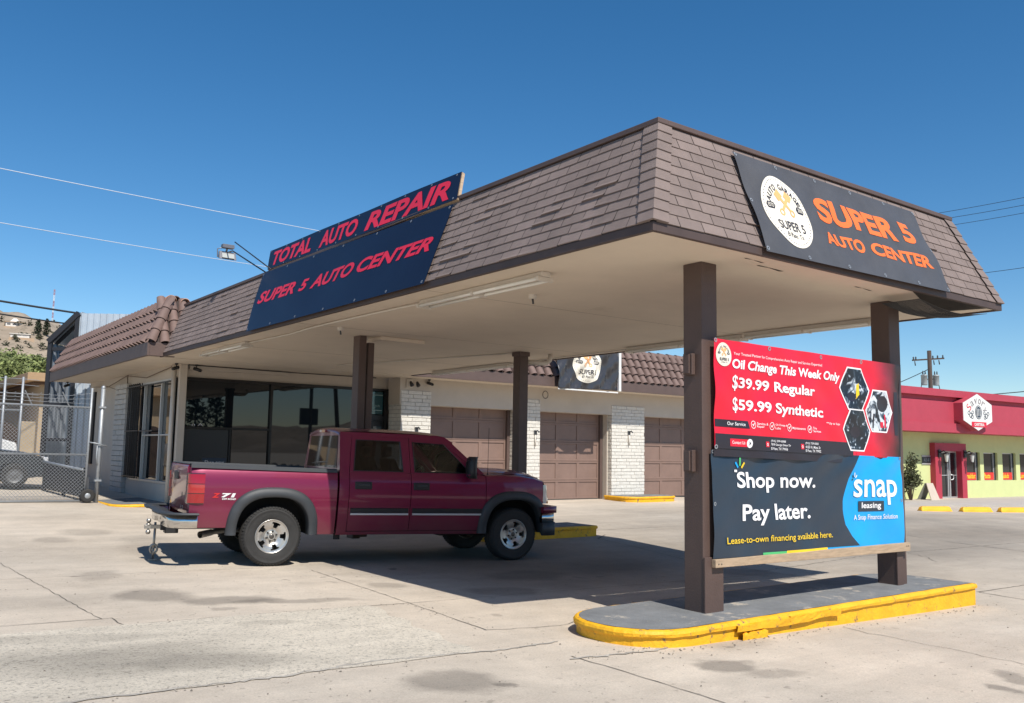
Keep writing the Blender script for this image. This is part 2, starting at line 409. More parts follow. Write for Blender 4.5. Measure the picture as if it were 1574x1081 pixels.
# loose grit and crumbs of mortar lying on the lot
rg = random.Random(77); mb = MB()
def crumb(x, y, s):
    z = gz(x, y)+.004; P = [(x+s*rg.uniform(.6,1.2)*math.cos(k*1.2566+rg.random()*.5), y+s*rg.uniform(.6,1.2)*math.sin(k*1.2566+rg.random()*.5), z) for k in range(5)]
    t = (x+rg.uniform(-.3,.3)*s, y+rg.uniform(-.3,.3)*s, z+s*rg.uniform(.5,.9)); mb.add(P+[t], [(k, (k+1) % 5, 5) for k in range(5)])
for _ in range(900):
    q = rg.random()
    if q < .12: x = rg.uniform(5.3, 10.9); crumb(x, 5.06-abs(rg.gauss(0, .12)), rg.uniform(.004, .013))
    elif q < .34: a = rg.choice([((1.2,5.72),(4.9,5.76)), ((4.6,5.2),(5.8,5.2)), ((2.1,8.02),(4.86,8.0)), ((4.84,8.0),(4.69,6.46))]); t_ = rg.random(); crumb(a[0][0]+(a[1][0]-a[0][0])*t_+rg.gauss(0,.05), a[0][1]+(a[1][1]-a[0][1])*t_+rg.gauss(0,.05), rg.uniform(.004, .011))
    else: crumb(rg.uniform(.5, 12), rg.uniform(2.6, 13), rg.uniform(.003, .010))
gr_ = mb.build('loose_grit', M('grit', (.22, .19, .155), .95, island=.5)); gr_['kind'] = 'stuff'; gr_['label'] = 'loose grit and mortar crumbs on the concrete lot'

# ================================================================ KERBED ISLANDS
SLABTOP = M('island top', (.165, .170, .172), .85, var=.22, vs=4, bump=.35, bs=50, dirt=((.42, .37, .30), .575, 3.2))
def island(name, label, outline, top, depth=.30, parentless=True, worn=False, cap=.045):
    """outline counter-clockwise; a rounded nosing over a kerb face, a painted rim and a bare top"""
    x0 = sum(p[0] for p in outline)/len(outline); y0 = sum(p[1] for p in outline)/len(outline)
    t = thing(name, label, 'kerb island', (x0, y0, gz(x0, y0)), group='yellow kerbed islands')
    n = len(outline)
    def inset(d):
        P = []
        for i in range(n):
            a = Vector(outline[i-1]); b = Vector(outline[i]); c = Vector(outline[(i+1) % n])
            d1 = (b-a).normalized(); d2 = (c-b).normalized(); nn = Vector((-(d1.y+d2.y), d1.x+d2.x)).normalized()
            P.append(b + nn*d)
        return P
    rn = random.Random(len(outline)*3)
    prof = [(.010, -depth, 1), (.012, -.075, 1), (.010, -.062, 1), (-.012, -.055, 1), (-.016, -.03, 1), (-.004, -.008, 1), (.012, 0, 1), (.040, .001, 1)]
    rows = []
    for dd, z, _ in prof:
        q = inset(dd); rows.append([(p.x+rn.uniform(-.003, .003), p.y+rn.uniform(-.003, .003), top+z+rn.uniform(-.002, .002)) for p in q])
    mb = MB(); mb.grid(rows, False, closed=True)
    mb.build('kerb_face', YELLOW, t, world=True)
    q = inset(.034); mb = MB(); mb.add([(p.x, p.y, top+.004) for p in q], [tuple(range(n))])
    mb.build('island_top', SLABTOP, t)
    return t
def stadium(x0, x1, y0, y1, r, n=10, step=.12, corners=(1,1,1,1)):
    P = []
    for (cx, cy, a0), on in zip(((x1-r, y0+r, -90), (x1-r, y1-r, 0), (x0+r, y1-r, 90), (x0+r, y0+r, 180)), corners):
        if on:
            for i in range(n+1):
                a = R(a0+90*i/n); P.append((cx+r*math.cos(a), cy+r*math.sin(a)))
        else:
            ax = {-90: (x1, y0), 0: (x1, y1), 90: (x0, y1), 180: (x0, y0)}[a0]; P.append(ax)
    Q = []
    for i in range(len(P)):
        a, b = P[i], P[(i+1) % len(P)]; d = math.hypot(b[0]-a[0], b[1]-a[1]); k = max(1, int(d/step))
        for j in range(k): Q.append((a[0]+(b[0]-a[0])*j/k, a[1]+(b[1]-a[1])*j/k))
    return Q
fi = island('kerb_island', 'long yellow kerbed island with worn grey top under the two banner posts', stadium(5.25, 10.68, 5.10, 6.27, .55, corners=(0,1,1,1)), .062, .36)
# broken patches and a cracked lip on the kerb face
mb = MB()
for a, b, z0, z1, y in ((6.35, 7.9, -.06, .0, 5.075), (6.4, 6.75, -.13, -.075, 5.065), (7.1, 7.85, -.035, .005, 5.078)):
    k = 9
    rn = random.Random(int(a*10))
    rows = []
    for zz, yo in ((z0, .02), (z0, -.008), (z1, -.012), (z1+.004, .03)):
        rows.append([(a+(b-a)*i/k, y+yo+rn.uniform(-.006, .006), .062-.03+zz+rn.uniform(-.012, .012)) for i in range(k+1)])
    mb.grid(rows, False)
mb.build('broken_lip', YELLOW, fi)
island('kerb_island', 'short yellow kerbed island under the right middle canopy post, behind the truck nose', stadium(9.3, 11.6, 12.5, 13.35, .3, corners=(0,0,1,1)), .125, .34)
island('kerb_island', 'yellow rounded kerb at the foot of the white brick pillar between garage doors', stadium(18.75, 20.9, 18.75, 19.9, .5, corners=(1,1,0,1)), .20, .30)
island('kerb_island', 'low yellow edged kerb below the barred side window', stadium(4.95, 6.4, 20.35, 24.2, .35, corners=(0,0,0,1)), .205, .30)

# ================================================================ CANOPY
X0, X1, Y0, Y1 = 5.17, 11.25, 4.93, 19.0
ZB, ZF, ZT = 3.22, 3.36, 4.40      # soffit bottom edge, top of fascia board, top of mansard
IX, IY = .46, .38
can = thing('canopy', 'brown shingled drive-under canopy with cream soffit on four square posts', 'canopy', (8.2, 12, gz(8.2, 12)))
mb = MB(); mb.box((X0+.06, Y0+.06, 3.30), (X1-.06, Y1, 3.35)); 
sof = mb.build('soffit', SOFFIT, can)
mb = MB()
mb.box((X0, Y0, ZB+.065), (X0+.045, Y1, ZF)); mb.box((X1-.045, Y0, ZB+.065), (X1, Y1, ZF)); mb.box((X0+.045, Y0, ZB+.065), (X1-.045, Y0+.045, ZF))
mb.build('fascia', M('canopy fascia', (.07, .046, .040), .6, var=.15), can, bevel=.004)
# mansard sheathing
def mans(o):  # o: outward offset; returns functions for three faces
    nx = Vector((-(ZT-ZF), 0, IX)).normalized()*o; ny = Vector((0, -(ZT-ZF), IY)).normalized()*o; nr = Vector(((ZT-ZF), 0, IX)).normalized()*o
    def left(y, t): return Vector((X0+IX*t, y, ZF+(ZT-ZF)*t)) + nx
    def front(x, t): return Vector((x, Y0+IY*t, ZF+(ZT-ZF)*t)) + ny
    def right(y, t): return Vector((X1-IX*t, y, ZF+(ZT-ZF)*t)) + nr
    return left, front, right
Lf, Ff, Rf = mans(0)
mb = MB()
mb.add([Lf(Y0,0), Lf(Y0+IY,1), Lf(Y1,1), Lf(Y1,0)], [(0,1,2,3)]); mb.add([Ff(X0,0), Ff(X1,0), Ff(X1-IX,1), Ff(X0+IX,1)], [(0,1,2,3)]); mb.add([Rf(Y0,0), Rf(Y1,0), Rf(Y1,1), Rf(Y0+IY,1)], [(0,1,2,3)])
mb.build('mansard_board', M('felt', (.04, .032, .03), .95), can)
rs = random.Random(11)
def shingles(fn, lo, hi, tlo, thi, rough):
    """courses of three-tab shingles; lo(t), hi(t) limit the run"""
    mb = MB(); nc = 10; wdt = .30
    A = fn(0); 
    for c in range(nc):
        t0 = c/nc*.985+.004; t1 = (c+1.12)/nc*.985; t1 = min(t1, .99)
        a, b = lo(t0+.03), hi(t0+.03); x = a - (c % 2)*wdt/2 - rs.uniform(0, .06)
        while x < b:
            xa, xb = max(a, x+.004), min(b, x+wdt-.004)
            if xb-xa > .02:
                lift = .011; curl = 0
                if rs.random() < rough: curl = rs.uniform(.004, .02)
                l0 = lift + rs.uniform(0, .002); e0, e1 = l0+curl*rs.random(), l0+curl
                dt = rs.uniform(-.004, .004)
                def pt(xx, tt, o): return A(xx, tt, o)
                top0, top1 = pt(xa, t1, .003), pt(xb, t1, .003)
                mid0, mid1 = pt(xa, t0+(t1-t0)*.3, l0*.8), pt(xb, t0+(t1-t0)*.3, l0*.8)
                bo0, bo1 = pt(xa, t0+dt, e0), pt(xb, t0+dt, e1)
                un0, un1 = pt(xa, t0+dt, -.002), pt(xb, t0+dt, -.002)
                mb.add([un0, un1, bo0, bo1, mid0, mid1, top0, top1], [(0,1,3,2), (2,3,5,4), (4,5,7,6)])
            x += wdt
    return mb
def facefn(which):
    def g(_):
        def q(x, t, o):
            return mans(o)[which](x, t)
        return q
    return g
shL = shingles(facefn(0), lambda t: Y0+IY*t+.02, lambda t: Y1-.02, 0, 1, .22); 
shF = shingles(facefn(1), lambda t: X0+IX*t+.02, lambda t: X1-IX*t-.02, 0, 1, .04)
shR = shingles(facefn(2), lambda t: Y0+IY*t+.02, lambda t: Y1-.02, 0, 1, .05)
mb = MB()
for q, fl in ((shL, True), (shF, False), (shR, False)):
    mb.add(q.v, [f[::-1] if fl else f for f in q.f])
mb.build('roof_shingles', SHINGLE, can)
# hip shingles
for (cx, sx) in ((X0, 1), (X1, -1)):
    mb = MB()
    for c in range(10):
        t0 = c/10; t1 = min(1.0, (c+1.25)/10)
        def P(t, k, o):
            base = Vector((cx+sx*IX*t, Y0+IY*t, ZF+(ZT-ZF)*t))
            out = Vector((-sx*.72, -.72, .45)).normalized()
            if k == 0: return base+out*(o+.02)
            if k < 0: return base+Vector((0, .16, 0))+Vector((-sx*1, 0, .4)).normalized()*(o+.012)
            return base+Vector((sx*.16, 0, 0))+Vector((0, -1, .36)).normalized()*(o+.012)
        vs = [P(t0, -1, .018), P(t0, 0, .022), P(t0, 1, .018), P(t1, -1, .004), P(t1, 0, .006), P(t1, 1, .004), P(t0, -1, -.002), P(t0, 0, .0), P(t0, 1, -.002)]
        fs = [(0,3,4,1), (1,4,5,2), (6,0,1,7), (7,1,2,8)]
        mb.add(vs, fs if sx > 0 else [f[::-1] for f in fs])
    mb.build('hip_shingles', SHINGLE, can)
# metal cap along the top edge and the flat roof behind it
mb = MB(); zc = ZT
mb.box((X0+IX-.03, Y0+IY-.03, zc+.0), (X0+IX+.10, Y1, zc+.048)); mb.box((X1-IX-.10, Y0+IY-.03, zc+.0), (X1-IX+.03, Y1, zc+.048)); mb.box((X0+IX+.10, Y0+IY-.03, zc+.0), (X1-IX-.10, Y0+IY+.10, zc+.048))
mb.build('edge_cap', BROWN_L, can, bevel=.006)
mb = MB(); mb.box((X0+IX+.1, Y0+IY+.1, zc-.3), (X1-IX-.1, Y1, zc-.25)); mb.build('roof_deck', M('roof gravel', (.3, .27, .24), .95, var=.2), can)
# posts
def post(x0, x1, y0, y1, zb, extra=None):
    mb = MB(); mb.box((x0, y0, zb), (x1, y1, 3.30)); p = mb.build('post', BROWN, can, bevel=.008); return p
p = post(6.41, 6.63, 5.50, 5.73, .055)
mb = MB(); mb.box((6.405, 5.475, .064), (6.66, 5.4975, .56)); mb.build('base_plate', BROWN, p, bevel=.004)
mb = MB()
for z in (2.33, 1.43): mb.box((6.36, 5.58, z-.10), (6.4075, 5.69, z+.10)); mb.box((6.34, 5.60, z-.09), (6.358, 5.67, z+.09))
mb.build('steel_bracket', BROWN, p, bevel=.004)
p = post(9.67, 9.90, 5.50, 5.73, .055); mb = MB(); mb.box((9.665, 5.478, .064), (9.79, 5.4975, .47)); mb.build('base_plate', BROWN, p, bevel=.004)
post(9.87, 10.07, 12.83, 13.03, .075)
p = post(6.60, 6.73, 12.83, 13.05, .075)
mb = MB(); mb.hexa([(6.755,12.88,.09),(6.88,12.88,.09),(6.88,13.02,.09),(6.755,13.02,.09),(6.79,12.88,3.20),(6.90,12.88,3.20),(6.90,13.02,3.20),(6.79,13.02,3.20)]); mb.build('brace_post', BROWN, p, bevel=.006)
mb = MB(); mb.box((9.85, 12.81, 3.22), (10.09, 13.05, 3.299)); mb.build('post_cap', BROWN, can, bevel=.004)
# cracked and patched spots of the soffit
mb = MB()
for x, y, l, wd_ in ((6.95, 5.25, .42, .03), (6.6, 5.13, .3, .02), (8.6, 5.25, .35, .02)):
    mb.add([(x, y, 3.2965), (x+l, y+.02, 3.2965), (x+l*.9, y+wd_+.02, 3.2965), (x+l*.4, y+wd_*.5, 3.2965), (x, y+wd_, 3.2965)], [(4,3,2,1,0)])
mb.build('peeling_crack', M('bare lath', (.06, .045, .035), .9), sof)
mb = MB()
for y in (8.6, 12.2, 15.8): mb.box((X0+.06, y, 3.2975), (X1-.06, y+.008, 3.30)); mb.build('panel_seam', M('seam', (.42, .36, .30), .9), sof); mb = MB()
# square tray at the head of the twin post
mb = MB(); mb.box((6.92, 12.7, 3.24), (7.75, 13.15, 3.2985)); mb.build('soffit_box', SOFFIT, can, bevel=.004)

# sagging bird mesh under the right half of the front eave
def bird_mesh():
    t = thing('bird_mesh', 'dark wire bird mesh sagging under the front eave corner above the right post', 'wire mesh', (10.4, 5.0, 3.2))
    mb = MB()
    def S(a, b):
        x = 9.35+1.55*a; y = 4.95+.62*b*(1-.3*abs(2*a-1))
        return Vector((x, y, 3.215-.07*math.sin(math.pi*a)*(1-b)-.05*math.sin(math.pi*b)*math.sin(math.pi*a)))
    for i in range(75): mb.tube([S(i/74, j/6) for j in range(7)], .0030, 3, False)
    for j in range(31): mb.tube([S(i/20, j/30) for i in range(21)], .0030, 3, False)
    mb.build('wire_net', BLACK, t)
    mb = MB(); mb.add([(9.25,4.98,3.294),(11.0,4.98,3.294),(10.85,5.50,3.294),(9.9,5.22,3.294)], [(3,2,1,0)]); mb.build('rotted_board', M('rot', (.03, .024, .02), .95, var=.3), t)
bird_mesh()

# ---------------------------------------------------------------- fluorescent fixtures and conduit under the soffit
def strip_light(label, x, ya, yb, tubes=True):
    t = thing('fluorescent_fixture', label, 'strip light', (x, ya, 3.30), group='strip lights under the canopy')
    mb = MB(); mb.box((x-.055, ya, 3.245), (x+.055, yb, 3.297)); mb.build('housing', OFFW, t, bevel=.004)
    for k in (-.075, .075):
        mb = MB(); mb.tube([(x+k, ya+.05, 3.225), (x+k, yb-.05, 3.225)], .019, 10); mb.build('tube', M('lamp tube', (.80, .78, .72), .25), t)
    for y in (ya+.03, (ya+yb)/2, yb-.03):
        mb = MB(); mb.box((x-.105, y-.018, 3.20), (x+.105, y+.018, 3.243)); mb.build('lamp_holder', OFFW, t, bevel=.003)
    return t
strip_light('nearest strip light along the left eave, two bare tubes, close to the front corner', 5.62, 6.85, 9.25)
strip_light('strip light at the far end of the left eave near the shop window', 5.55, 15.0, 17.3)
strip_light('strip light on the right eave ending at the right banner post', 10.75, 6.3, 8.4)
strip_light('strip light on the right eave seen past the near banner post', 10.85, 8.5, 11.0)
strip_light('strip light on the right eave furthest back near the garage doors', 11.0, 14.6, 17.6)
def conduit(label, pts, r=.014):
    mb = MB(); mb.tube(pts, r, 8); o = mb.build('conduit', OFFW); return tag(o, label, 'conduit')
conduit('cream conduit pipe joining the two strip lights of the left eave', [(5.62, 9.25, 3.27), (5.60, 9.8, 3.275), (5.55, 11.7, 3.275), (5.56, 12.4, 3.275), (5.64, 13.4, 3.28), (5.57, 15.0, 3.275)])
conduit('cream conduit pipe running along the right eave between strip lights', [(10.86, 11.0, 3.275), (10.9, 12.8, 3.275), (11.0, 14.6, 3.275)], .012)
conduit('fat cream pipe elbow bending into the soffit beside the right middle post', [(10.07, 12.9, 3.12), (10.35, 12.85, 3.12), (10.50, 12.82, 3.13), (10.56, 12.81, 3.18), (10.57, 12.8, 3.30)], .045)
conduit('thin conduit crossing the soffit from the middle post towards the shop door', [(9.9, 13.0, 3.285), (8.6, 17.8, 3.285)], .012)
def vent(label, x, y):
    t = thing('soffit_cap', label, 'junction box', (x, y, 3.3))
    mb = MB(); mb.lathe([(.001, -.05), (.045, -.05), (.05, -.0)], (x, y, 3.3), (0, 0, 1), 14); mb.build('cover', OFFW, t)
    mb = MB(); mb.tube([(x, y, 3.25), (x+.01, y, 3.19)], .012, 6); mb.build('socket', DGREY, t)
vent('small round junction box with socket on the soffit behind the left strip light', 5.95, 12.2)
vent('small stub box on the soffit by the nearest strip light', 6.35, 8.0)
# ================================================================ SHOP BUILDING
YW, YD, YS, YFA = 19.75, 20.2, 20.3, 19.0     # pillar face, garage door plane, shopfront plane, fascia plane
XL = 5.95                                     # side wall
bld = thing('auto_shop', 'cream auto shop with brown tiled mansard roof, white brick pillars and three garage doors', 'building', (15, 21, gz(15, 21)))
B = lambda a, b: MB().box(a, b)
# walls ---------------------------------------------------------------
mb = MB()
mb.box((XL, YS+.12, 3.02), (11.33, YS+.3, 3.75))          # over the shopfront
mb.box((11.33, YW+.02, 2.62), (26.0, YD+.2, 3.75))      # lintel band over doors (front)
mb.box((12.26, YD+.04, 0), (12.5, YD+.2, 2.9)); 
mb.box((XL, YS+.32, 3.0), (XL+.2, 29.2, 3.75)); mb.box((XL, 24.6, .0), (XL+.2, 29.2, 2.998)); mb.box((XL, YS+.32, 0), (XL+.2, 24.6, .60))
mb.box((XL+.25, 24, -.2), (26, 29.2, 3.7))             # body behind
mb.box((XL+.25, YS+1.2, 3.0), (26, 24, 3.7)); mb.box((25.75, YD+.25, -.3), (26, 24, 3.0)); mb.box((12.3, YD+.3, -.2), (25.7, 23.95, 2.99))
mb.build('wall', CREAM, bld)
mb = MB(); mb.box((XL+.02, YS+.1, .10), (11.30, YS+.28, .60)); mb.build('stall_riser', CREAM, bld, bevel=.01)
mb = MB(); mb.box((4.95, YFA+.05, 3.295), (XL-.002, 29.3, 3.325)); mb.box((11.25, YFA+.05, 3.295), (26.6, YD, 3.325)); mb.box((XL, YFA+.02, 3.297), (11.25, YS+.11, 3.327)); mb.build('eave_soffit', SOFFIT, bld)
# corner column and downpipe
mb = MB(); mb.box((5.98, YS-.02, .02), (6.14, YS+.12, 3.295)); mb.build('corner_column', CREAM, bld, bevel=.008)
mb = MB(); mb.tube([(5.90, YS+.18, .05), (5.90, YS+.18, 3.29)], .045, 10); mb.build('downpipe', OFFW, bld)
# fascia ---------------------------------------------------------------
mb = MB()
mb.box((4.85, 18.74, 3.285), (4.90, 29.4, 3.56)); mb.box((4.90, 18.74, 3.285), (5.40, 18.79, 3.56)); mb.box((11.22, YFA, 3.285), (26.7, YFA+.05, 3.56))
mb.build('fascia', BROWN_L, bld, bevel=.006)
# clay tiles -------------------------------------------------------------
rt = random.Random(5)
def barrel(mb, base, top, across, out, w0, w1, n=7, lift=.0):
    base, top = Vector(base), Vector(top); ac = Vector(across); ou = Vector(out); rows = []
    for P, wd, hh in ((base, w0, w0*.55), (top, w1, w1*.5)):
        rows.append([P + ac*(wd/2*math.cos(math.pi*i/n)) + ou*(hh*math.sin(math.pi*i/n)+lift) for i in range(n+1)])
    inner = [p - ou*.014 if 0 < i < n else p for i, p in enumerate(rows[0])]
    mb.grid(rows, True); mb.grid([inner, rows[0]], False)
    mb.grid([[p + (q-p)*.35 - ou*.014 for p, q in zip(rows[0], rows[1])], inner], True)
mb = MB(); sheet = MB()
def tile_run(o, along, count, pitch, up, out, rows=4, clipfn=None):
    o, along, up, out = Vector(o), Vector(along), Vector(up), Vector(out); step = up/rows
    for i in range(count):
        for r in range(rows):
            jt = rt.uniform(-.012, .012)
            b_ = o + along*(pitch*(i+.5)+jt) + step*(r-.04) + out*(.03); t_ = o + along*(pitch*(i+.5)+jt) + step*(r+1.10) + out*.005
            barrel(mb, b_, t_, along, out, pitch*.80, pitch*.66)
# side roof (faces -X), slope leaning back by .55 over 1.0
upL = Vector((.50, 0, .98)); outL = Vector((-.98, 0, .50)).normalized()
tile_run((4.92, 18.95, 3.55), (0, 1, 0), 36, .288, upL, outL)
sheet.add([(4.93, 18.75, 3.545), (4.93, 29.4, 3.545), (5.43, 29.4, 4.53), (5.43, 19.2, 4.53)], [(0,3,2,1)])
# front roof (faces -Y)
upF = Vector((0, .50, .98)); outF = Vector((0, -.98, .50)).normalized()
tile_run((11.5, YFA+.08, 3.55), (1, 0, 0), 52, .288, upF, outF)
sheet.add([(11.0, YFA+.07, 3.545), (26.6, YFA+.07, 3.545), (26.6, YFA+.57, 4.53), (11.0, YFA+.57, 4.53)], [(0,1,2,3)])
sheet.add([(4.93, 18.80, 3.545), (5.9, 18.80, 3.545), (5.9, 19.3, 4.53), (5.43, 19.2, 4.53)], [(0,1,2,3)])
mb.build('roof_tiles', TILE, bld)
sheet.build('roof_board', M('roof board', (.05, .036, .032), .9), bld)
mb = MB()   # hip barrels at the corner, the short return and the ridge caps
for k in range(4):
    a = Vector((4.93, 18.78, 3.56)) + Vector((.47, .42, .98))*(k*.25-.01); b_ = Vector((4.93, 18.78, 3.56)) + Vector((.47, .42, .98))*(k*.25+.28)
    barrel(mb, a, b_, Vector((.70, -.70, 0)), Vector((-.6, -.6, .5)).normalized(), .22, .18, 8, .02)
    for xx in (5.20, 5.42, 5.64):
        a = Vector((xx, 18.80, 3.55)) + upF*(k*.25-.01); b_ = Vector((xx, 18.80, 3.55)) + upF*(k*.25+.28)
        barrel(mb, a, b_, Vector((1, 0, 0)), outF, .21, .17, 8, .02)
mb.build('hip_tiles', TILE, bld)
mb = MB()
for k in range(26):
    y = 19.25+k*.385
    barrel(mb, (5.50, y, 4.50), (5.50, y+.42, 4.50), (1, 0, 0), (0, 0, 1), .25, .21, 8, .01)
for k in range(38):
    x = 11.4+k*.4; barrel(mb, (x, YFA+.62, 4.50), (x+.43, YFA+.62, 4.50), (0, 1, 0), (0, 0, 1), .25, .21, 8, .01)
mb.build('ridge_tiles', TILE, bld)
mb = MB(); barrel(mb, (5.38, 19.15, 4.50), (5.38, 19.48, 4.52), (1, 0, 0), (0, 0, 1), .23, .20, 8, .01); barrel(mb, (5.68, 19.15, 4.48), (5.68, 19.5, 4.50), (1, 0, 0), (0, 0, 1), .20, .18, 8, .01)
mb.build('ridge_end_tile', TILE_T, bld)
mb = MB(); mb.box((5.62, 19.75, 4.30), (26.3, 29.2, 4.40)); mb.build('roof_deck', M('roof gravel', (.3, .27, .24), .95, var=.2), bld)

# brick pillars ----------------------------------------------------------
rb = random.Random(3)
def brickwork(x0, x1, y0, y1, z0, z1, ch=.0985, bl=.42, axis='y'):
    mb = MB(); mo = MB()
    mo.box((x0+.012, y0+.012, z0), (x1-.012, y1, z1))
    n = int(round((z1-z0)/ch)); ch = (z1-z0)/n
    for c in range(n):
        za, zb_ = z0+c*ch+.006, z0+(c+1)*ch-.006
        for (a0, a1, face) in ((x0, x1, 0), (y0, y1, 1), (y0, y1, 2)):
            p = a0 - ((c+face) % 2)*bl/2 - (.07 if c % 3 == 1 else 0)
            while p < a1:
                s, e = max(a0, p+.006), min(a1, p+bl-.006)
                if e-s > .03:
                    d = rb.uniform(-.003, .006)
                    if face == 0: mb.box((s, y0-d, za), (e, y0+.05, zb_))
                    elif face == 1: mb.box((x0-d, s+.052 if s == y0 else s, za), (x0+.05, e, zb_))
                    else: mb.box((x1-.05, s+.052 if s == y0 else s, za), (x1+d, e, zb_))
                p += bl
    return mb, mo
for (x0, x1, y0, y1, z0, z1) in ((11.36, 12.26, YW, YS+.1, 0, 2.98), (15.12, 15.93, YW, YD+.15, .05, 2.94), (18.73, 20.14, YW, YD+.15, .1, 2.90), (23.6, 25.6, YW, YD+.15, .0, 2.90)):
    a, m_ = brickwork(x0, x1, y0, y1, z0, z1)
    p = a.build('brick_pillar', BRICKW, bld, bevel=.006, seg=1); m_.build('mortar_core', MORTAR, p)
# side-wall slump block pillar
a, m_ = brickwork(5.86, 6.1, 24.35, 25.55, .12, 3.06, .135, .60)
mb = MB(); mo = MB(); mo.box((5.865, 24.36, .1), (6.05, 25.5, 3.05))
n = 22
for c in range(n):
    za = .12+c*.1335; 
    for s, e in (((24.35, 24.95), (24.96, 25.52)) if c % 2 else ((24.35, 24.62), (24.63, 25.22), (25.23, 25.52))):
        mb.box((5.83+rb.uniform(-.006, .006), s, za+.006), (5.95, e, za+.128))
p = mb.build('brick_pillar', M('slump block', (.50, .475, .435), .85, var=.1, vs=5, bump=.4, bs=30, island=.05), bld, bevel=.012); mo.build('mortar_core', MORTAR, p)
mb = MB(); mb.box((5.90, 25.53, .1), (5.96, 25.75, 3.0)); mb.build('dark_recess', BLACK, bld)
mb = MB(); mb.box((5.9, 28.3, .9), (5.955, 28.9, 3.0)); mb.build('side_vent', BLACK, bld)

# garage doors -------------------------------------------------------------
def garage_door(x0, x1, z0, z1, cols=3, rows=5):
    y = YD; root = MB(); root.box((x0, y, z0), (x1, y+.04, z1)); d = root.build('garage_door', DOORB, bld)
    st = MB(); W_ = (x1-x0)/cols; H_ = (z1-z0)/rows; s = .055
    for r in range(rows):
        za, zb_ = z0+r*H_+.004, z0+(r+1)*H_-.004
        for (a, b_) in ((za, za+s), (zb_-s, zb_)): st.box((x0, y-.022, a), (x1, y-.001, b_))
        for c in range(cols+1):
            xc = x0+c*W_; xa, xb = max(x0, xc-s), min(x1, xc+s)
            st.box((xa, y-.020, za+s), (xb, y-.001, zb_-s))
    st.build('rail', DOORB, d, bevel=.004, seg=1)
    mb = MB(); mb.box((x0, y-.03, z0-.05), (x1, y+.02, z0+.012)); mb.build('bottom_seal', M('rubber', (.03, .03, .03), .8), d)
    mb = MB(); mb.box((x0-.10, y-.10, z0-.05), (x0-.004, y+.05, z1+.02)); mb.build('jamb', BROWN_L, d, bevel=.004); mb = MB(); mb.box((x1+.004, y-.10, z0-.05), (x1+.10, y+.05, z1+.02)); mb.build('jamb', BROWN_L, d, bevel=.004)
    return d
garage_door(12.42, 15.02, .10, 2.86); garage_door(16.10, 18.58, .09, 2.88); garage_door(20.30, 23.4, .10, 2.88)
mb = MB(); mb.box((12.26, YD-.3, .05), (12.31, YD+.03, 2.62)); mb.build('door_reveal', CREAM, bld); mb = MB(); mb.box((18.69, YD-.28, .05), (18.728, YD+.03, 2.62)); mb.build('door_reveal', CREAM, bld)

# shopfront -----------------------------------------------------------------
FR = M('dark bronze frame', (.018, .016, .016), .35, metal=.4)
sf = MB(); sf.box((6.14, YS+.14, .62), (10.72, YS+.16, 3.0)); shop = sf.build('shop_window', SHOPGLASS, bld)
mb = MB(); mb.box((6.14, YS+.06, 2.96), (11.33, YS+.19, 3.02)); mb.box((6.14, YS+.06, .58), (10.72, YS+.19, .64))
for x in (8.18, 10.70): mb.box((x-.03, YS+.075, .64), (x+.03, YS+.18, 2.96))
mb.box((6.14, YS+.08, 1.86), (8.15, YS+.175, 1.91)); mb.box((7.20, YS+.085, .64), (7.235, YS+.17, 1.86)); mb.box((6.14, YS+.07, .64), (6.18, YS+.18, 2.96))
mb.build('frame', FR, shop, bevel=.004)
mb = MB(); mb.box((6.19, YS+.125, .66), (7.19, YS+.138, 1.85)); mb.build('dark_poster', M('poster film', (.010, .011, .016), .25), shop)
fr = Frame((6.62, YS+.124, .85), (7.17, YS+.124, .85), (6.62, YS+.124, 1.21), (7.17, YS+.124, 1.21))
mb = MB(); fr.poly(mb, [(0,0),(1,0),(1,1),(0,1)], 0); mb.build('sticker', M('sticker navy', (.016, .028, .052), .4), shop)
lettering('lettering', fr, [('Shop now.', .10, .52, .94, .86, dict(bold=.012)), ('Pay later.', .20, .10, .86, .46, dict(bold=.012))], M('sticker white', (.6, .6, .6), .5), shop, .002)
fr = Frame((6.34, YS+.124, 1.93), (6.70, YS+.124, 1.93), (6.34, YS+.124, 2.05), (6.70, YS+.124, 2.05))
lettering('decal', fr, [('n A', 0, 0, .7, .5)], M('sticker white', (.6, .6, .6), .5), shop, .002)
# entrance door with transom
mb = MB(); mb.box((10.86, YS+.10, .10), (11.28, YS+.14, 2.2)); ed = mb.build('entrance_door', FR, bld, bevel=.004)
mb = MB(); mb.box((10.73, YS+.06, .1), (10.85, YS+.19, 2.958)); mb.box((11.22, YS+.055, .1), (11.325, YS+.19, 2.958)); mb.box((10.85, YS+.065, 2.20), (11.22, YS+.18, 2.34)); mb.build('frame', FR, ed, bevel=.004)
mb = MB(); mb.box((10.86, YS+.13, 2.36), (11.21, YS+.15, 2.94)); mb.build('transom', M('teal lit glass', (.02, .085, .10), .08, ior=1.7), ed)
fr = Frame((10.87, YS+.128, 2.36), (11.21, YS+.128, 2.36), (10.87, YS+.128, 2.94), (11.21, YS+.128, 2.94))
lettering('lettering', fr, [('4150 N 47th', .15, .32, .72, .42), ('I'*1, .0, .84, .98, .87), ('I', .0, .16, .9, .19)], M('pale teal', (.30, .45, .45), .4), ed, .002)
mb = MB(); mb.box((10.92, YS+.085, .9), (11.16, YS+.098, 2.05)); mb.build('pane', M('door glass', (.05, .075, .09), .05, ior=1.8), ed)
fr = Frame((10.97, YS+.08, 1.86), (11.10, YS+.08, 1.86), (10.97, YS+.08, 2.0), (11.10, YS+.08, 2.0))
mb = MB(); fr.poly(mb, [(.0,.1),(.7,.0),(1,.7),(.2,.95)], 0); mb.build('notice', WHITE, ed)
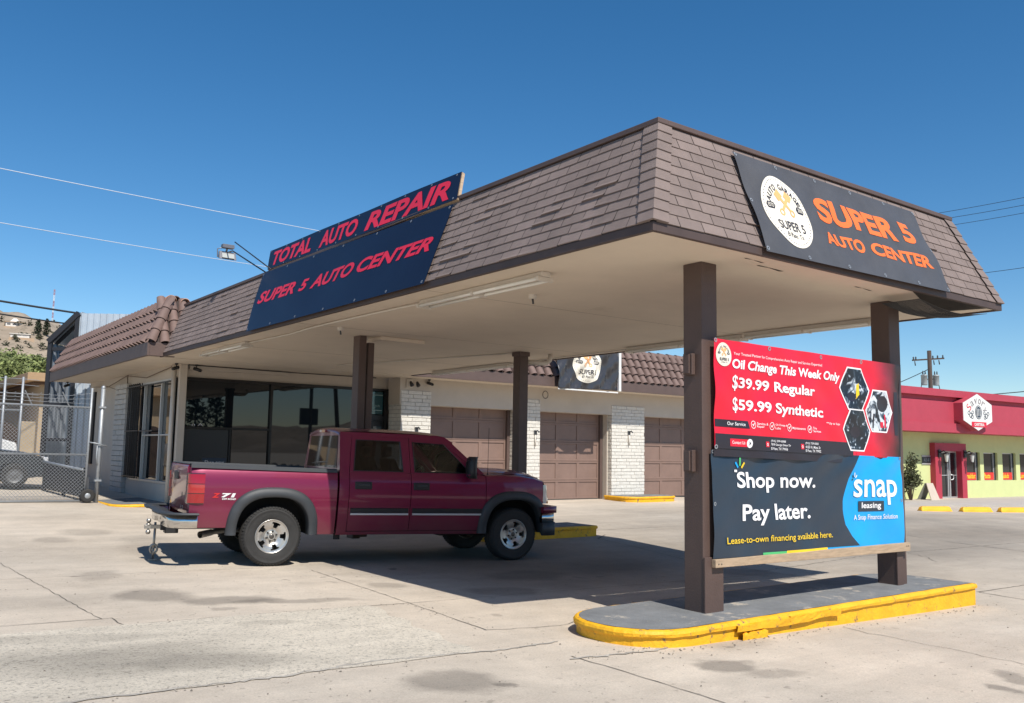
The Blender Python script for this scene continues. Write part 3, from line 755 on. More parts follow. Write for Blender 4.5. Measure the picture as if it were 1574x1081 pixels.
# side window with folding bars ------------------------------------------------
sw = MB().box((XL+.06, YS+.36, .62), (XL+.08, 24.3, 3.0)).build('side_window', SHOPGLASS, bld)
ALU = M('aluminium frame', (.55, .55, .54), .4, metal=.6)
mb = MB()
for y in (YS+.36, 21.55, 23.0, 24.28): mb.box((XL-.015, y-.025, .62), (XL+.058, y+.025, 2.99))
mb.box((XL-.005, YS+.385, .605), (XL+.055, 24.3, .66)); mb.box((XL-.005, YS+.385, 2.95), (XL+.055, 24.3, 3.0)); mb.box((XL, YS+.385, 1.70), (XL+.05, 23.0, 1.735))
mb.build('frame', ALU, sw, bevel=.004)
mb = MB()
for i in range(13): mb.box((XL-.07-.05*(i % 2), 23.05+i*.095, .66), (XL-.05-.05*(i % 2), 23.07+i*.095, 3.0))
for z in (.70, 1.82, 2.93): mb.box((XL-.125, 23.0, z-.012), (XL-.102, 24.3, z+.012))
mb.box((XL-.10, 21.8, 1.80), (XL-.08, 23.0, 1.83)); mb.box((XL-.10, YS+.3, 2.91), (XL-.08, 24.3, 2.935))
mb.build('folding_bars', BLACK, sw)
mb = MB()
for k in range(14): mb.box((XL+.052, 22.95-.0*k, 2.35-k*.12), (XL+.057, 23.25, 2.41-k*.12))
mb.build('vertical_decal', M('decal grey', (.35, .36, .36), .6), sw)
# sagging cables on the side wall
mb = MB()
mb.tube([(5.9, 28.5, 3.15), (5.86, 26.5, 3.06), (5.88, 24.6, 3.26), (5.86, 22.6, 3.10), (5.9, 20.6, 3.25)], .012, 6); mb.tube([(5.88, 24.5, 3.28), (5.88, 24.45, 2.5)], .014, 6); mb.tube([(5.88, 26.8, 3.1), (5.87, 25.4, 2.92), (5.88, 24.4, 2.88)], .008, 6)
mb.build('wall_cable', M('painted cable', (.16, .12, .09), .7), bld)
# long cream gutter box over the shopfront
mb = MB(); mb.box((6.20, YS+.02, 3.19), (8.55, YS+.115, 3.293)); mb.build('cable_trunking', CREAM, bld, bevel=.004)
mb = MB(); mb.tube([(6.15, YS-.03, 3.285), (8.6, YS-.03, 3.27), (10.9, YS-.03, 3.285)], .012, 6); mb.build('eave_cable', WIRE, bld)
# house number 0
fr = Frame((16.0, YW+.018, 2.98), (16.3, YW+.018, 2.98), (16.0, YW+.018, 3.32), (16.3, YW+.018, 3.32))
mb = MB(); fr.ring(mb, .40, .35, .36, .34, .004, .16); mb.build('house_number', BLACK, bld)

def cam_(label, x, y, z, dx, dy):
    t = thing('security_camera', label, 'security camera', (x, y, z), group='security cameras under the eaves')
    mb = MB(); mb.lathe([(.001, .03), (.035, .03), (.04, 0)], (x, y, z), (0, 0, -1), 12); mb.tube([(x, y, z-.02), (x, y, z-.08)], .012, 6); mb.build('mount', BLACK, t)
    mb = MB(); d = Vector((dx, dy, -.35)).normalized(); c = Vector((x, y, z-.10)); mb.tube([c-d*.06, c+d*.10], .038, 12); mb.build('camera_body', BLACK, t)
    mb = MB(); mb.tube([c+d*.10, c+d*.125], [.030, .032], 12); mb.build('lens', SHOPGLASS, t)
cam_('black bullet camera left of the corner column head', 5.86, YS-.12, 3.29, -1, -.6)
cam_('black bullet camera right of the corner column head', 6.30, YS-.12, 3.29, .8, -.8)
cam_('black bullet camera above the brick by the first garage door', 12.15, YW-.06, 3.29, .6, -.8)
cam_('black camera hanging at the far left corner of the tiled eave', 5.2, 28.6, 3.27, -.8, -.6)
def wall_lamp(label, x, z):
    t = thing('wall_spigot_lamp', label, 'wall lamp', (x, YW, z), group='small lamps on the brick pillars')
    mb = MB(); mb.box((x-.05, YW-.03, z-.05), (x+.05, YW-.008, z+.07)); mb.build('back_plate', DGREY, t, bevel=.004)
    mb = MB(); mb.tube([(x, YW-.03, z+.04), (x, YW-.12, z+.06), (x+.02, YW-.16, z+.01)], .02, 8); mb.build('arm', DGREY, t)
    mb = MB(); mb.tube([(x-.02, YW-.04, z-.06), (x-.02, YW-.04, z-.38)], .02, 8); mb.build('drop_pipe', OFFW, t)
wall_lamp('small grey lamp on the sunlit brick beside the entrance door', 11.83, 1.98)
wall_lamp('small grey lamp on the brick pillar nearest the zero numeral', 15.75, 2.0)
wall_lamp('small grey lamp on the wide brick pillar above the rounded yellow kerb', 19.45, 2.08)
# flood lamps under the shop eave
t = thing('twin_flood_lamp', 'cream box with two dark flood lamps over the entrance brickwork', 'wall lamp', (11.6, YW, 3.15))
mb = MB(); mb.box((11.5, YW-.02, 3.05), (11.68, YW+.017, 3.26)); mb.build('box', OFFW, t, bevel=.005)
for k in (-.03, .16):
    mb = MB(); mb.tube([(11.62+k, YW-.06, 3.2), (11.62+k, YW-.14, 3.1)], [.03, .055], 12); mb.build('lamp_head', BLACK, t)
# ================================================================ PICKUP TRUCK  (x forward from the rear axle, y to its left, z up)
def paint():
    m = bpy.data.materials.new('cherry paint'); m.use_nodes = True; N = m.node_tree; L = N.links; b = N.nodes['Principled BSDF']
    b.inputs['Metallic'].default_value = .30; b.inputs['Roughness'].default_value = .38
    b.inputs['Coat Roughness'].default_value = .05; b.inputs['Coat IOR'].default_value = 1.42
    tc = N.nodes.new('ShaderNodeTexCoord'); n = N.nodes.new('ShaderNodeTexNoise'); n.inputs['Scale'].default_value = 3; n.inputs['Detail'].default_value = 8
    L.new(tc.outputs['Object'], n.inputs['Vector'])
    # road dust settles on the lower panels: a real film with an uneven edge
    sp = N.nodes.new('ShaderNodeSeparateXYZ'); L.new(tc.outputs['Object'], sp.inputs[0])
    a = N.nodes.new('ShaderNodeMath'); a.operation = 'MULTIPLY_ADD'; L.new(n.outputs[0], a.inputs[0]); a.inputs[1].default_value = -.5; L.new(sp.outputs['Z'], a.inputs[2])
    r = N.nodes.new('ShaderNodeMapRange'); r.inputs[1].default_value = .12; r.inputs[2].default_value = .62; r.inputs[3].default_value = .30; r.inputs[4].default_value = .0
    L.new(a.outputs[0], r.inputs[0])
    mx = N.nodes.new('ShaderNodeMix'); mx.data_type = 'RGBA'; L.new(r.outputs[0], mx.inputs[0]); mx.inputs[6].default_value = (.180, .0035, .042, 1); mx.inputs[7].default_value = (.22, .15, .12, 1)
    L.new(mx.outputs[2], b.inputs['Base Color'])
    c = N.nodes.new('ShaderNodeMath'); c.operation = 'SUBTRACT'; c.inputs[0].default_value = .8; L.new(r.outputs[0], c.inputs[1]); L.new(c.outputs[0], b.inputs['Coat Weight'])
    return m
PAINT = paint()
CHROME = M('chrome', (.62, .61, .59), .12, metal=1, var=.08, vs=8)
PLAST = M('grey plastic trim', (.036, .040, .045), .55, var=.1, vs=6, bump=.1, bs=200)
PLASTB = M('black plastic', (.016, .016, .018), .5)
RUBBER = M('tyre rubber', (.026, .025, .024), .8, var=.2, vs=10, bump=.2, bs=60)
ALLOY = M('cast alloy', (.52, .50, .47), .33, metal=.8, var=.12, vs=14)
ROTOR = M('brake dark', (.03, .028, .027), .6, metal=.4)
UNDER = M('underbody', (.012, .011, .011), .85)
GLT = clear_glass('tinted privacy glass', (.46, .46, .48)); GLC = clear_glass('clear car glass', (.90, .94, .91))
SEAT = M('seat cloth', (.10, .095, .09), .9, var=.1)
RED = M('red lens', (.30, .004, .008), .12, coat=1); CLEARL = M('pale lens', (.36, .012, .014), .12, coat=1); HEADL = M('headlamp lens', (.55, .56, .57), .08, coat=1)

def interp(tab, x):
    if x <= tab[0][0]: return tab[0][1]
    for (a, b), (c, d) in zip(tab, tab[1:]):
        if x <= c: return b+(d-b)*(x-a)/(c-a)
    return tab[-1][1]
SEC = [(.34,.885),(.42,.915),(.55,.945),(.66,.960),(.755,.968),(.775,.962),(.80,.972),(.90,.981),(1.0,.981),(1.08,.976),(1.15,.965),(1.21,.948),(1.25,.932),(1.29,.905)]
def SY(x, z):
    y = interp(SEC, z)
    if x > 3.35: y *= 1-.085*((x-3.35)/.85)**2
    if x < -.9: y *= 1-.03*((-.9-x)/.17)**2
    return y
WB = 3.585
def arch(x, cx, a, b, zc=.42, n=2.5):
    d = abs(x-cx)/a
    return zc+b*(1-d**n)**(1/n) if d < 1 else None
trk = thing('pickup_truck', 'dark cherry red crew cab pickup truck parked half in the canopy shade', 'pickup truck', (4.894, 12.28, -.061), (0, .0207, R(-9.577)))
LOC = dict(world=False)
def panel(mb, x0, x1, zb, zt, nx=30, nz=14, side=-1, off=0., zs=None):
    xs = [x0+(x1-x0)*i/nx for i in range(nx+1)]
    zl = [.40,.47,.55,.66,.72,.755,.775,.80,.86,.93,1.0,1.08,1.15,1.21,1.25]
    rows = []
    for j in range(nz+1):
        row = []
        for x in xs:
            b_, t_ = zb(x), zt(x); z = b_+(t_-b_)*j/nz
            row.append((x, side*(SY(x, z)+off), z))
        rows.append(row)
    mb.grid(rows, True, flip=side > 0)
    # return edges turned inwards
    for row in (rows[0], rows[-1]): mb.grid([row, [(p[0], p[1]-side*.05, p[2]) for p in row]], False)
    for k in (0, -1): mb.grid([[r[k] for r in rows], [(r[k][0], r[k][1]-side*.05, r[k][2]) for r in rows]], False)
railz = lambda x: 1.288-.022*(x+1.06)/1.9
def bedbot(x):
    a = arch(x, 0, .50, .50)
    base = .50 if x < 0 else .405
    return max(a, base) if a else base
mb = MB()
for s in (-1, 1): panel(mb, -1.06, .835, bedbot, railz, 60, 20, s)
for s in (-1, 1):   # rear corner faces
    mb.grid([[(-1.062, s*(SY(-1.06, z)-.0), z), (-1.066, s*.80, z)] for z in [.50+.04*i for i in range(20)]], False)
mb.box((-1.05, -.80, .935), (.82, .80, .95)); mb.box((.80, -.90, .62), (.835, .90, 1.25))
for s in (-1, 1): mb.box((-1.055, s*.80, .95), (.80, s*.835, 1.262))
bed = mb.build('bed', PAINT, trk, **LOC)
mb = MB()
for s in (-1, 1): mb = MB(); mb.grid([[(-1.07+1.9*i/20, s*y, railz(-1.07+1.9*i/20)+z) for i in range(21)] for y, z in ((.955,-.035),(.950,.0),(.93,.016),(.80,.016),(.79,-.03))], False, flip=s > 0); mb.build('rail_cap', PLAST, bed, **LOC)
mb = MB(); mb.box((-1.0, -.795, .951), (.795, .795, .962)); mb.build('bed_liner', PLASTB, bed, **LOC)
# decal on the quarter panel
fr = Frame(*[(x, -SY(x, z)-.004, z) for x, z in ((-.80,.855),(-.50,.855),(-.80,.94),(-.50,.94))])
lettering('decal', fr, [('Z', .0, .30, .34, 1, dict(bold=.05, shear=.25))], M('decal red', (.55, .02, .02), .4), bed, .003, world=False)
lettering('decal', fr, [('71', .38, .36, .98, 1, dict(bold=.05, shear=.15)), ('OFF ROAD', .42, .0, 1.0, .26, dict(bold=.03, shear=.2))], M('decal white', (.75, .75, .75), .4), bed, .003, world=False)

# tailgate ---------------------------------------------------------------------
mb = MB()
rows = []
for z, xo in ((.655,0),(.66,-.035),(.72,-.045),(.78,-.040),(.80,-.052),(1.10,-.056),(1.13,-.066),(1.255,-.066),(1.285,-.05),(1.292,-.015),(1.285,.03)):
    rows.append([(-1.045+xo+.02*(y/.8)**2, y, z) for y in [-.79+.0988*i for i in range(17)]])
mb.grid(rows, True)
mb.box((-1.045, -.79, .66), (-1.02, .79, 1.285))
for s in (-1, 1): mb.grid([[(p[0], s*.79, p[2]) for p in [r[0] for r in rows]], [(-1.02, s*.79, r[0][2]) for r in rows]], False)
tg = mb.build('tailgate', PAINT, trk, **LOC)
mb = MB(); mb.box((-1.128, -.14, 1.08), (-1.09, .14, 1.19)); mb.build('handle', PLASTB, tg, bevel=.01, world=False)
mb = MB(); mb.grid([[(-1.04+dx+.02*(y/.8)**2, y, z) for y in [-.79+.0988*i for i in range(17)]] for dx, z in ((-.05, 1.294), (-.02, 1.302), (.035, 1.296))], True); mb.build('top_cap', PLAST, tg, **LOC)
fr = Frame((-1.106, -.40, .72), (-1.106, -.72, .72), (-1.106, -.40, .78), (-1.106, -.72, .78)); 
lettering('badge', Frame((-1.108, -.52, .715), (-1.100, -.74, .715), (-1.108, -.52, .765), (-1.100, -.74, .765)), [('LS', 0, 0, 1, 1, dict(bold=.03))], CHROME, tg, .003, world=False)
mb = MB(); mb.tube([(-1.108, -.60, .90), (-1.112, -.60, .90)], .035, 12); mb.build('lock_emblem', PLASTB, tg, **LOC)
# tail lights
for s in (-1, 1):
    def TL(z0, z1, o=.0):
        m = MB(); rows = []
        for z in (z0, (z0+z1)/2, z1):
            rows.append([(-.895, s*(SY(-.895, z)+.004+o), z), (-.97, s*(SY(-.97, z)+.010+o), z), (-1.045-o, s*(SY(-1.045, z)+.004+o), z), (-1.082-o, s*(.93+o), z), (-1.092-o, s*.80, z), (-1.05, s*.795, z)])
        m.grid(rows, True, flip=s < 0); m.grid([rows[-1], [(-1.0, s*.85, z1)]*6], False); m.grid([rows[0], [(-1.0, s*.85, z0)]*6], False); return m
    tl = TL(.795, 1.185).build('tail_light', M('lamp bezel dark', (.05, .006, .008), .2, coat=1), trk, **LOC)
    TL(.81, .925, .006).build('lens', RED, tl, **LOC); TL(.935, 1.045, .006).build('lens', CLEARL, tl, **LOC); TL(1.055, 1.172, .006).build('lens', RED, tl, **LOC)

# rear bumper ------------------------------------------------------------------
def sweep_y(path, prof, flip=False):
    """path in plan (x, y), prof (outward, z)"""
    mb = MB(); rows = []
    n = len(path)
    for i, (x, y) in enumerate(path):
        a, b_ = path[max(0, i-1)], path[min(n-1, i+1)]; d = Vector((b_[0]-a[0], b_[1]-a[1])).normalized(); o = Vector((d.y, -d.x))
        rows.append([(x+o.x*p, y+o.y*p, z) for p, z in prof])
    mb.grid(rows, True, closed=True, flip=flip)
    for r_, f in ((rows[0], 1), (rows[-1], -1)): mb.add(r_, [tuple(range(len(r_)))[::f]])
    return mb
rp = [(-.96, .965), (-1.10, .965), (-1.19, .93), (-1.235, .85), (-1.25, .6), (-1.255, .34), (-1.225, .27), (-1.225, 0), (-1.225, -.27), (-1.255, -.34), (-1.25, -.6), (-1.235, -.85), (-1.19, -.93), (-1.10, -.965), (-.96, -.965)]
rb_ = sweep_y(rp, [(.0, .50), (-.012, .525), (-.016, .60), (-.010, .655), (.01, .672), (.05, .672), (.06, .50)], True).build('rear_bumper', CHROME, trk, world=False)
sweep_y([(x-.004 if x < -1 else x, y*1.003) for x, y in rp], [(-.012, .664), (-.012, .686), (.17, .69), (.17, .664)], True).build('step_pad', PLAST, rb_, **LOC)
sweep_y(rp[11:], [(-.024, .49), (-.026, .53), (-.03, .63), (-.024, .668), (.02, .668), (.03, .49)], True).build('end_cap', PLAST, rb_, **LOC)
mb = MB(); mb.tube([(-1.238, -.15, .59), (-1.205, -.15, .59)], .022, 12); mb.tube([(-1.238, .15, .59), (-1.205, .15, .59)], .022, 12); mb.build('bolt_hole', PLASTB, rb_, **LOC)
# hitch with ball mount, standing rod and shackle
mb = MB(); mb.box((-1.22, -.09, .36), (-1.05, .09, .50)); mb.box((-1.27, -.045, .395), (-1.05, .045, .485)); h = mb.build('tow_hitch', PLASTB, trk, bevel=.008, world=False)
STEEL = M('worn steel', (.36, .34, .31), .4, metal=.8, var=.15, vs=20)
mb = MB(); mb.box((-1.47, -.025, .415), (-1.26, .025, .465)); mb.lathe([(.001,.06),(.022,.055),(.032,.03),(.022,.005),(.014,-.0),(.014,-.02)], (-1.42, 0, .49), (0,0,1), 16); mb.lathe([(.014,.03),(.014,.0),(.024,-.005),(.034,-.03),(.022,-.055),(.001,-.06)], (-1.42, 0, .40), (0,0,1), 16); mb.lathe([(.03,-.012),(.036,0),(.03,.012)], (-1.42,0,.47), (0,0,1), 12); mb.build('ball_mount', STEEL, h, bevel=.003, world=False)
mb = MB(); mb.tube([(-1.335, 0, .50), (-1.335, 0, .02)], .016, 10); mb.box((-1.39, -.05, .002), (-1.29, .05, .016)); mb.tube([(-1.335+.045*math.cos(t), -.01, .15+.06*math.sin(t)) for t in [i*2*math.pi/14 for i in range(14)]], .014, 8, closed=True); mb.tube([(-1.335, .04*math.cos(t), .115+.04*math.sin(t)) for t in [i*2*math.pi/12 for i in range(12)]], .012, 8, closed=True); mb.build('prop_rod', STEEL, h, **LOC)

# cab ---------------------------------------------------------------------------
belt = 1.245
mb = MB()    # sills, dark inner shell, floor, firewall
mb.box((.88, -.90, .42), (3.05, .90, .50)); mb.box((.88, -.88, .50), (.92, .88, 1.25)); mb.box((2.95, -.86, .50), (3.05, .86, 1.16))
for s in (-1, 1): mb.box((.9, s*.86, .44), (3.1, s*.885, 1.22))
cab = mb.build('cab', UNDER, trk, **LOC)
def GY(z): return .930-(z-1.245)*(.930-.755)/.56
def upoly(mb, pts, s, o=0., th=.035):
    n = len(pts)
    A = [(x, s*(GY(z)+o), z) for x, z in pts]; Bq = [(x, s*(GY(z)+o-th), z) for x, z in pts]
    f = [tuple(range(n)), tuple(range(2*n-1, n-1, -1))]+[(i, n+i, n+(i+1) % n, (i+1) % n) for i in range(n)]
    mb.add(A+Bq, f if s < 0 else [q[::-1] for q in f])
mb = MB()
for s in (-1, 1):
    panel(mb, .865, 1.0, lambda x: .42, lambda x: belt, 6, 14, s)         # rear cab corner
    panel(mb, .865, 3.09, lambda x: .395, lambda x: .438, 20, 3, s, -.008)  # rocker
    upoly(mb, [(.865, belt-.005), (1.0, belt-.005), (1.055, 1.72), (1.075, 1.80), (.894, 1.80), (.888, 1.74)], s)
    upoly(mb, [(1.075, 1.80), (1.057, 1.735), (1.3, 1.745), (1.85, 1.745), (2.36, 1.728), (2.50, 1.66), (2.60, 1.705), (2.47, 1.785), (2.35, 1.803)], s)
    upoly(mb, [(2.575, 1.705), (2.50, 1.66), (2.985, 1.255), (3.075, 1.262)], s)
# roof skin
rows = []
RX = [(.878,-.055),(.880,-.03),(.90,-.005),(.96,.006),(1.1,.012),(1.6,.015),(2.1,.010),(2.35,-.004),(2.44,-.022),(2.50,-.06)]
for x, dz in RX:
    rows.append([(x+(.03*(1-(k/8)**2) if x > 2.3 else 0), .765*(k/8)*(1-.0*(k/8)), 1.80+dz+.062*(1-(abs(k)/8)**2.6)) for k in range(-8, 9)])
mb.grid(rows, True, flip=False)
# back wall around the rear window
def backx(z): return .866+.028*(z-1.245)/.555
for pts in ([(-.93,1.245),(.93,1.245),(.93,1.30),(-.93,1.30)], [(-.775,1.74),(.775,1.74),(.765,1.80),(-.765,1.80)], [(-.92,1.30),(-.76,1.30),(-.68,1.74),(-.775,1.74)], [(.76,1.30),(.92,1.30),(.775,1.74),(.68,1.74)]):
    mb.add([(backx(z), y, z) for y, z in pts], [(3,2,1,0)])
mb.add([(.868,-.93,.8),(.868,.93,.8),(.868,.93,1.245),(.868,-.93,1.245)], [(3,2,1,0)])
body = mb.build('cab_shell', PAINT, trk, **LOC)
mb = MB(); mb.add([(backx(z)-.004, y, z) for y, z in ((-.77,1.295),(.77,1.295),(.69,1.745),(-.69,1.745))], [(3,2,1,0)]); mb.build('rear_window', M('dark rear glass', (.005, .007, .010), .03, spec=.12), trk, **LOC)
mb = MB(); mb.box((.855, -.14, 1.795), (.90, .14, 1.835)); b3 = mb.build('brake_light', RED, trk, bevel=.006, world=False)
mb = MB(); mb.box((.851, .03, 1.80), (.87, .12, 1.83)); mb.build('cargo_lens', HEADL, b3, **LOC)

def door(name, x0, x1, win, hx, label=None):
    for s in (-1, 1):
        mb = MB()
        panel(mb, x0, x1, lambda x: .448, lambda x: belt-.004, 18, 20, s)
        # window frame in body colour
        fr_out = [(x0, belt-.006), (x1, belt-.006)]
        xs0, xs1 = win[0][0], win[1][0]
        upoly(mb, [(x0, belt), (win[0][0], win[0][1]), (win[3][0], win[3][1]), (win[3][0]-.012, 1.742), (x0+.055 if name == 'rear_door' else x0, 1.740)], s, -.002)
        if name == 'rear_door': upoly(mb, [(win[1][0], win[1][1]), (x1, belt), (x1, 1.742), (win[2][0], win[2][1])], s, -.002)
        upoly(mb, [(win[3][0]-.012, 1.742), (win[3][0], win[3][1]), (win[2][0], win[2][1]), ((x1, 1.742) if name == 'rear_door' else (win[2][0]+.03, 1.727))], s, -.002)
        upoly(mb, [(x0, belt-.006), (x1, belt-.006), (win[1][0], win[1][1]), (win[0][0], win[0][1])], s, -.002)
        if name == 'front_door': upoly(mb, [(win[1][0], win[1][1]), (x1-.10, belt), (2.50, 1.655), (win[2][0]+.03, 1.727), (win[2][0], win[2][1])], s, -.002)
        d = mb.build(name, PAINT, trk, **LOC)
        mb = MB(); upoly(mb, win, s, -.012, .006); mb.build('window', GLT if name == 'rear_door' else GLC, d, **LOC)
        mb = MB()
        n = len(win)
        cx = sum(p[0] for p in win)/n; cz = sum(p[1] for p in win)/n
        mb.grid([[(x, s*(GY(z)+.002), z) for x, z in win+win[:1]], [(x+(cx-x)*.045, s*(GY(z)-.004), z+(cz-z)*.06) for x, z in win+win[:1]]], False); mb.build('window_seal', PLASTB, d, **LOC)
        mb = MB(); mb.box((hx-.12, s*.955, 1.015), (hx+.125, s*.990, 1.12)); hb = mb.build('handle', PLASTB, d, bevel=.012, world=False)
        mb = MB(); mb.box((hx-.07, s*.980, 1.062), (hx+.09, s*1.004, 1.09)); mb.build('grip', PLAST, hb, bevel=.008, world=False)
        xe = x1-.025 if name == 'rear_door' else x1-.06
        mb = MB(); mb.grid([[(x0+.025+(xe-x0-.025)*i/8, s*(SY(x0+.5, z)+o), z) for i in range(9)] for z, o in ((.695,.0),(.70,.014),(.755,.014),(.762,.0))], False, flip=s > 0); mb.build('moulding', PLASTB, d, **LOC)
        mb = MB(); mb.grid([[(x0+.025+(xe-x0-.025)*i/8, s*(SY(x0+.5, z)+o), z) for i in range(9)] for z, o in ((.664,.0),(.668,.018),(.689,.018),(.693,.0))], False, flip=s > 0); mb.build('chrome_strip', M('satin trim', (.62,.61,.62), .3, metal=.2), d, **LOC)
door('rear_door', 1.008, 1.903, [(1.06, 1.262), (1.80, 1.262), (1.775, 1.695), (1.115, 1.700)], 1.20)
door('front_door', 1.912, 3.085, [(1.965, 1.262), (2.87, 1.262), (2.45, 1.68), (1.955, 1.695)], 2.06)
# windscreen
mb = MB(); rows = []
for i in range(9):
    t = i/8; hw = .80+(.69-.80)*t
    rows.append([(3.04+(2.50-3.04)*t+.16*(1-(k/8)**2)*(1-t*.6), hw*k/8, 1.265+(1.745-1.265)*t) for k in range(-8, 9)])
mb.grid(rows, True); mb.build('windscreen', GLC, trk, **LOC)
mb = MB(); mb.tube([(3.18, -.62, 1.275), (3.20, -.2, 1.285)], .010, 6); mb.tube([(3.20, .0, 1.285), (3.22, .45, 1.285)], .010, 6); mb.box((3.02, -.8, 1.225), (3.2, .8, 1.262)); mb.build('wiper_cowl', PLASTB, trk, **LOC)
# interior
mb = MB()
for s in (-1, 1):
    for xs_ in (1.85, 1.16):
        mb.hexa([(xs_, s*.18, .75), (xs_+.55, s*.18, .75), (xs_+.55, s*.74, .75), (xs_, s*.74, .75), (xs_+.05, s*.18, .93), (xs_+.55, s*.18, .96), (xs_+.55, s*.74, .96), (xs_+.05, s*.74, .93)])
        mb.hexa([(xs_-.04, s*.2, .9), (xs_+.14, s*.2, .9), (xs_+.14, s*.72, .9), (xs_-.04, s*.72, .9), (xs_-.20, s*.25, 1.45), (xs_-.08, s*.25, 1.45), (xs_-.08, s*.66, 1.45), (xs_-.20, s*.66, 1.45)])
        mb.box((xs_-.21, s*.36, 1.47), (xs_-.10, s*.56, 1.62))
mb.build('seats', SEAT, trk, bevel=.03, world=False)
mb = MB(); mb.hexa([(2.62, -.84, .85), (3.0, -.84, .85), (3.0, .84, .85), (2.62, .84, .85), (2.66, -.82, 1.19), (3.02, -.82, 1.255), (3.02, .82, 1.255), (2.66, .82, 1.19)]); mb.box((2.60, -.7, 1.16), (2.75, -.2, 1.22)); mb.build('dashboard', PLASTB, trk, bevel=.02, world=False)
mb = MB(); c = Vector((2.52, .40, 1.16)); ax = Vector((-.9, 0, .42)).normalized(); u_ = Vector((0, 1, 0)); v_ = ax.cross(u_)
mb.tube([c+(u_*math.cos(t)+v_*math.sin(t))*.19 for t in [i*2*math.pi/24 for i in range(24)]], .016, 8, closed=True); mb.tube([c-u_*.19, c, c+u_*.19], .015, 6); mb.tube([c, c-ax*.2], .03, 8); mb.build('steering_wheel', PLASTB, trk, **LOC)
mb = MB(); mb.box((2.50, -.10, 1.60), (2.53, .14, 1.67)); mb.build('rear_view_mirror', PLASTB, trk, bevel=.01, world=False)
# fenders, hood -------------------------------------------------------------------
ftop = lambda x: interp([(3.09,1.232),(3.4,1.243),(3.68,1.238),(3.95,1.205),(4.1,1.165),(4.2,1.11)], x)
def fbot(x):
    a = arch(x, WB, .50, .50); base = .42 if x < WB else .70
    return max(a, base) if a else base
for s in (-1, 1):
    mb = MB(); panel(mb, 3.094, 4.09, fbot, ftop, 44, 18, s)
    mb.grid([[(x, s*(SY(x, ftop(x))), ftop(x)), (x, s*(SY(x, ftop(x))-.10), ftop(x)+.03)] and [(3.094+i*.0553, s*SY(3.094+i*.0553, ftop(3.094+i*.0553)), ftop(3.094+i*.0553)) for i in range(21)], [(3.094+i*.0553, s*(SY(3.094+i*.0553, 1.2)-.14), ftop(3.094+i*.0553)+.022) for i in range(21)]][-2:] if False else [[(xx, s*SY(xx, ftop(xx)), ftop(xx)) for xx in [3.094+i*.0533 for i in range(21)]], [(xx, s*(SY(xx, ftop(xx))-.05), ftop(xx)+.022) for xx in [3.094+i*.0533 for i in range(21)]], [(xx, s*(SY(xx, ftop(xx))-.16), ftop(xx)+.026) for xx in [3.094+i*.0533 for i in range(21)]]], True, flip=s > 0)
    mb.build('fender', PAINT, trk, **LOC)
mb = MB(); rows = []
for x, z0 in ((3.10,1.268),(3.3,1.288),(3.6,1.288),(3.85,1.270),(4.0,1.243),(4.1,1.21),(4.18,1.165),(4.215,1.12),(4.22,1.08)):
    hw = SY(x, ftop(min(x, 4.15)))-.13
    rows.append([(x+(.05*(1-(k/8)**2) if x > 4 else 0), hw*k/8, z0+.045*(1-abs(k/8)**3)+(.018 if abs(k) < 5 else 0)-(.012 if abs(k) == 8 else 0)) for k in range(-8, 9)])
mb.grid(rows, True); mb.build('hood', PAINT, trk, **LOC)
mb = MB(); mb.box((4.12, -.66, .80), (4.20, .66, 1.12)); gr = mb.build('grille', PLASTB, trk, bevel=.01, world=False)
mb = MB(); mb.box((4.19, -.72, .93), (4.245, .72, 1.0)); mb.box((4.19, -.68, 1.09), (4.24, .68, 1.125)); mb.build('chrome_bar', CHROME, gr, bevel=.01, world=False)
for s in (-1, 1):
    m = MB(); rows = []
    for z in (.84, .93, 1.04, 1.125):
        k = (1.125-z)*.12
        rows.append([(4.095, s*(SY(4.09, z)-.002), z), (4.155+k*.3, s*(SY(4.15, z)-.02), z), (4.20+k, s*(SY(4.2, z)-.07), z), (4.225+k, s*.66, z)])
    m.grid(rows, True, flip=s > 0); m.grid([rows[-1], [(4.08, s*.75, 1.125)]*4], False); m.grid([rows[0], [(4.08, s*.75, .84)]*4], False); hl = m.build('headlight', HEADL, trk, **LOC)
    m = MB(); m.box((4.12, s*.70, .84), (4.215, s*.86, .875)); m.build('signal_lens', M('amber lens', (.6, .25, .03), .2, coat=1), hl, world=False)
fp = [(4.03, .95), (4.12, .945), (4.235, .90), (4.31, .78), (4.345, .5), (4.355, 0), (4.345, -.5), (4.31, -.78), (4.235, -.90), (4.12, -.945), (4.03, -.95)]
fb = sweep_y(fp, [(0, .56), (.012, .60), (.018, .66), (.012, .705), (-.06, .705), (-.06, .56)]).build('front_bumper', CHROME, trk, **LOC)
sweep_y(fp, [(-.004, .707), (.006, .72), (.0, .775), (-.05, .80), (-.10, .80), (-.10, .707)]).build('bumper_cover', PAINT, fb, **LOC)
sweep_y(fp, [(-.05, .37), (-.02, .40), (-.004, .50), (-.002, .557), (-.08, .557), (-.08, .37)]).build('valance', PLAST, fb, **LOC)
